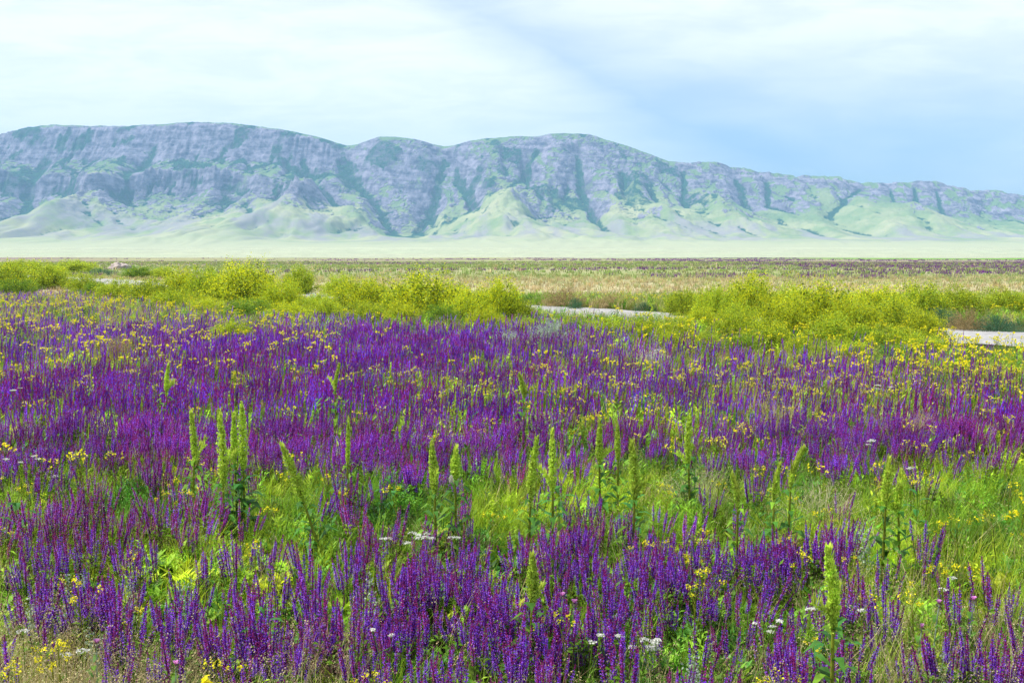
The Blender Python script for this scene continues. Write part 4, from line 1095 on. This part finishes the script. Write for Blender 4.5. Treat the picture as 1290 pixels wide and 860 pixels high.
for k, (u, v, n, H, sp, hr, lab) in enumerate([
    (508, 682, 6, .42, .10, .030, 'white flat flowered yarrow, left end of the bright white cluster'), (545, 678, 6, .42, .12, .028, 'white flat flowered yarrow, right end of the bright white cluster'),
    (800, 812, 5, .44, .10, .022, 'white yarrow at the bottom among purple, left of the dark gap'), (825, 824, 4, .40, .07, .022, 'white yarrow lowest in the centre right bottom purple'),
    (742, 806, 2, .44, .05, .022, 'small pair of white heads at the bottom of the purple strip'), (1030, 772, 4, .44, .09, .022, 'white yarrow left of the nearest large spire'),
    (1078, 770, 3, .44, .07, .020, 'white yarrow right of the nearest large spire'), (967, 790, 4, .42, .08, .020, 'white yarrow speckling the sage left of the nearest large spire'),
    (1093, 558, 4, .50, .10, .030, 'white umbel plant at the top of the bright grass'), (1147, 585, 2, .5, .05, .022, 'tiny white umbel in the green right of the bright grass'),
    (20, 578, 4, .50, .12, .026, 'white umbel plant at the left edge'), (62, 596, 1, .45, .01, .04, 'single cream head in the left green patch'),
    (92, 822, 1, .42, .01, .034, 'single cream flat head above the dry grass at bottom left'), (70, 834, 1, .40, .01, .030, 'lower cream flat head in the dry grass at bottom left'),
    (18, 808, 1, .42, .01, .034, 'cream flat head nearest the bottom left corner'), (30, 492, 4, .6, .16, .03, 'pale pinkish umbel above the purple at far left'),
    (487, 806, 3, .42, .06, .016, 'tiny white flowers at the bottom of the dense purple'), (1198, 738, 2, .46, .04, .03, 'white head beside the purple spikes at right'),
    (1117, 487, 3, .6, .12, .05, 'cream puffy head in the tan grass at right')]):
    y = F * (CAMH - H) / (v - HY); x = (u - CX) / F * y
    o = umbel_plant(1000 + k, n, H, sp, hr); o.location = (x, y, float(ground_z(x, y))); tag(o, lab, 'wildflower', 'white umbels in the meadow')

# ---- pink thistles -------------------------------------------------------------------
def thistle(seed, H):
    r = np.random.default_rng(seed); root = empty('thistle_plant', (0, 0, 0)); st = Geo()
    st.tube([[0, 0, 0], [.01, .02, H * .6], [.02, .0, H]], [.005, .004, .003], GREY, 4)
    for q in range(12):
        a = q * 2.4; z = H * (.05 + .07 * q); l = .12 * (1.2 - q / 14); d = np.array([math.cos(a), math.sin(a), 0])
        st.strip([[0, 0, z], d * l * .5 + [0, 0, z + .03], d * l + [0, 0, z + .01]], [.004, .014, 0], [-d[1], d[0], 0], DGRN * 1.3, GRN)
    link('stem', st.mesh('thistle_stem', M_LEAF), root)
    h = Geo(); P = r.normal(size=(40, 3)); P /= np.linalg.norm(P, axis=1)[:, None]; h.flakes(P * .013, .005, lin(.16, .13, .10), r)
    for q in range(60):
        a = r.random() * 6.28; e = r.random() * .7; d = np.array([math.cos(a) * e, math.sin(a) * e, 1]) * .026; h.strip([[0, 0, .004], d], [.0022, .0015], [-math.sin(a), math.cos(a), 0], lin(.55, .12, .42), lin(.80, .38, .72))
    o = link('flower_head', h.mesh('thistle_head', M_PETAL), root); o.location = (.02, 0, H); return root
for k, (u, v, H, lab) in enumerate([(300, 577, .62, 'pink thistle beside the thick spire of the left group'), (105, 822, .48, 'pink thistle in the dry grass at bottom left'), (206, 850, .46, 'lowest pink thistle near the bottom left'),
    (665, 747, .52, 'pink thistle at the top of the bottom purple strip near the centre'), (705, 759, .50, 'middle one of three pink thistles near the bottom centre'), (720, 768, .5, 'right one of three pink thistles near the bottom centre'),
    (1188, 769, .5, 'magenta thistle at lower right, left one of two'), (1233, 765, .5, 'pink thistle at lower right, right one of two'), (1167, 800, .4, 'small pink thistle low in the right corner')]):
    y = F * (CAMH - H) / (v - HY); x = (u - CX) / F * y
    o = thistle(1100 + k, H); o.location = (x, y, float(ground_z(x, y))); tag(o, lab, 'thistle', 'pink thistles in the meadow')

# ---- wormwood stalks, tumbleweed, broad leaved weeds ----------------------------------
def woolly(seed, H, n):
    r = np.random.default_rng(seed); root = empty('wormwood_plant', (0, 0, 0)); st = Geo(); fo = Geo()
    for k in range(n):
        a = r.random() * 6.28; d = .09 * r.random(); t = np.array([d * math.cos(a), d * math.sin(a), H * (.6 + .45 * r.random())])
        st.tube([[0, 0, 0], t * [.5, .5, .5], t], [.003, .0025, .0015], GREY, 3)
        f = r.random(90); P = t[None] * f[:, None] + r.normal(size=(90, 3)) * .016; fo.flakes(P, .009, GREY * (.75 + .6 * r.random((90, 1))), r)
    link('stem', st.mesh('wormwood_stem', M_LEAF), root); link('foliage', fo.mesh('wormwood_leaf', M_LEAF), root); return root
for k, (u, v, H, n, lab) in enumerate([(158, 732, .46, 3, 'silvery wormwood stalk rising from the purple at left'), (80, 735, .46, 4, 'silvery wormwood stalks in the green at left'), (28, 765, .42, 5, 'grey green wormwood tuft at the left edge'),
    (112, 790, .40, 5, 'grey wormwood tuft above the dry grass at bottom left'), (465, 730, .44, 3, 'grey stalk in the purple below the white cluster'), (878, 832, .42, 4, 'pale grey stalks at the bottom right of centre'),
    (1185, 835, .36, 5, 'grey wormwood tuft at the bottom right'), (228, 735, .45, 2, 'thin grey stalk right of the silvery one at left'), (1105, 672, .5, 3, 'grey green stalks behind the purple clump at right')]):
    y = F * (CAMH - H) / (v - HY); x = (u - CX) / F * y
    o = woolly(1200 + k, H, n); o.location = (x, y, float(ground_z(x, y))); tag(o, lab, 'wormwood', 'wormwood stalks in the meadow')
def tumble(seed, R_, H, c, n=46):
    r = np.random.default_rng(seed); g = Geo(); tw = Geo()
    for k in range(n):
        a = r.random() * 6.28; e = .25 + 1.0 * r.random(); d = np.array([math.cos(a) * math.cos(e), math.sin(a) * math.cos(e), math.sin(e)])
        m = d * R_ * .5; t = d * [R_, R_, H] + r.normal(size=3) * .03
        g.tube([[0, 0, 0], m, t], [.0035, .0026, .0012], c * .8, 3, c)
        for q in range(9):
            f = .3 + .7 * q / 9; b = t * f; s_ = b + r.normal(size=3) * .05 + d * .05
            tw.strip([b, s_], [.0018, .0008], r.normal(size=3), c * (.8 + .4 * r.random()))
            tw.flakes(s_ + r.normal(size=(2, 3)) * .008, .004, c * 1.2, r)
    root = empty('tumbleweed', (0, 0, 0)); link('branch', g.mesh('tumble_branches', M_DRY), root); link('twig', tw.mesh('tumble_twigs', M_DRY), root); return root
for k, (u, v, H, R_, c, n, lab) in enumerate([(415, 842, .34, .30, lin(.52, .30, .26), 50, 'pinkish dry branching tumbleweed at the bottom left of centre'), (345, 855, .30, .18, lin(.50, .32, .24), 26, 'smaller dry pinkish twigs left of the tumbleweed'),
    (985, 528, .55, .50, lin(.52, .47, .20), 70, 'arching tan grass mound in the purple at right of centre'), (1140, 545, .55, .55, lin(.52, .42, .24), 50, 'arching tan dry stalks in the purple at right'),
    (1040, 640, .42, .35, lin(.60, .56, .34), 50, 'pale feathery grass mound in the green at right'), (880, 622, .42, .40, lin(.45, .46, .26), 50, 'pale feathery grass mound in the green right of centre')]):
    y = F * (CAMH - H * .6) / (v - HY); x = (u - CX) / F * y
    o = tumble(1300 + k, R_, H, c, n); o.location = (x, y, float(ground_z(x, y)) + .05); tag(o, lab, 'dry plant', 'dry branching plants')
def broad(seed, H, n, ln):
    r = np.random.default_rng(seed); root = empty('broad_leaved_weed', (0, 0, 0)); st = Geo()
    st.tube([[0, 0, 0], [0, 0, H]], [.006, .003], GRN, 4); link('stem', st.mesh('weed_stem', M_LEAF), root)
    for k in range(n):
        a = k * 2.4 + r.random() * .5; z = H * (.3 + .7 * k / n); l = ln * (.8 + .4 * r.random()) * (1.2 - .4 * k / n); d = np.array([math.cos(a), math.sin(a), 0]); s_ = [-d[1], d[0], 0]; g = Geo()
        c = lin(.03, .13, .02) * (1 + .8 * r.random())
        g.strip([[0, 0, 0], d * l * .3 + [0, 0, l * .25], d * l * .65 + [0, 0, l * .30], d * l + [0, 0, l * .12]], [.004, l * .16, l * .13, 0], s_, c, c * 1.2)
        o = link('leaf', g.mesh('weed_leaf', M_LEAF), root); o.location = (0, 0, z)
    return root
for k, (u, v, H, n, ln, lab) in enumerate([(12, 636, .5, 8, .17, 'dark broad leaved weed at the left edge'), (327, 770, .50, 7, .12, 'dark green broad leaves beside the bottom purple at left'), (300, 600, .6, 10, .2, 'dark broad leaves under the left group of spires'),
    (878, 575, .6, 7, .16, 'dark curved leaf plant at the foot of the tall curved spire'), (800, 628, .5, 9, .16, 'dark leaves under the broad spire of the centre right trio'), (705, 612, .5, 8, .16, 'dark leaves at the foot of the centre pair of spires'),
    (1162, 620, .55, 7, .14, 'dark leaved stalk in the bright grass at right'), (1060, 792, .45, 9, .15, 'dark leaves at the foot of the nearest large spire'), (1033, 822, .36, 4, .2, 'long dark leaf low at the bottom right'), (490, 600, .5, 8, .14, 'broad leaved weed in the green gap left of the round seed head')]):
    y = F * (CAMH - H) / (v - HY); x = (u - CX) / F * y
    o = broad(1400 + k, H, n, ln); o.location = (x, y, float(ground_z(x, y))); tag(o, lab, 'leafy weed', 'broad leaved weeds')
cy = scene.cycles
cy.use_denoising = True
cy.max_bounces = 6; cy.diffuse_bounces = 3; cy.glossy_bounces = 2; cy.transmission_bounces = 3; cy.volume_bounces = 1
cy.sample_clamp_indirect = 6; cy.use_adaptive_sampling = True; cy.adaptive_threshold = .01
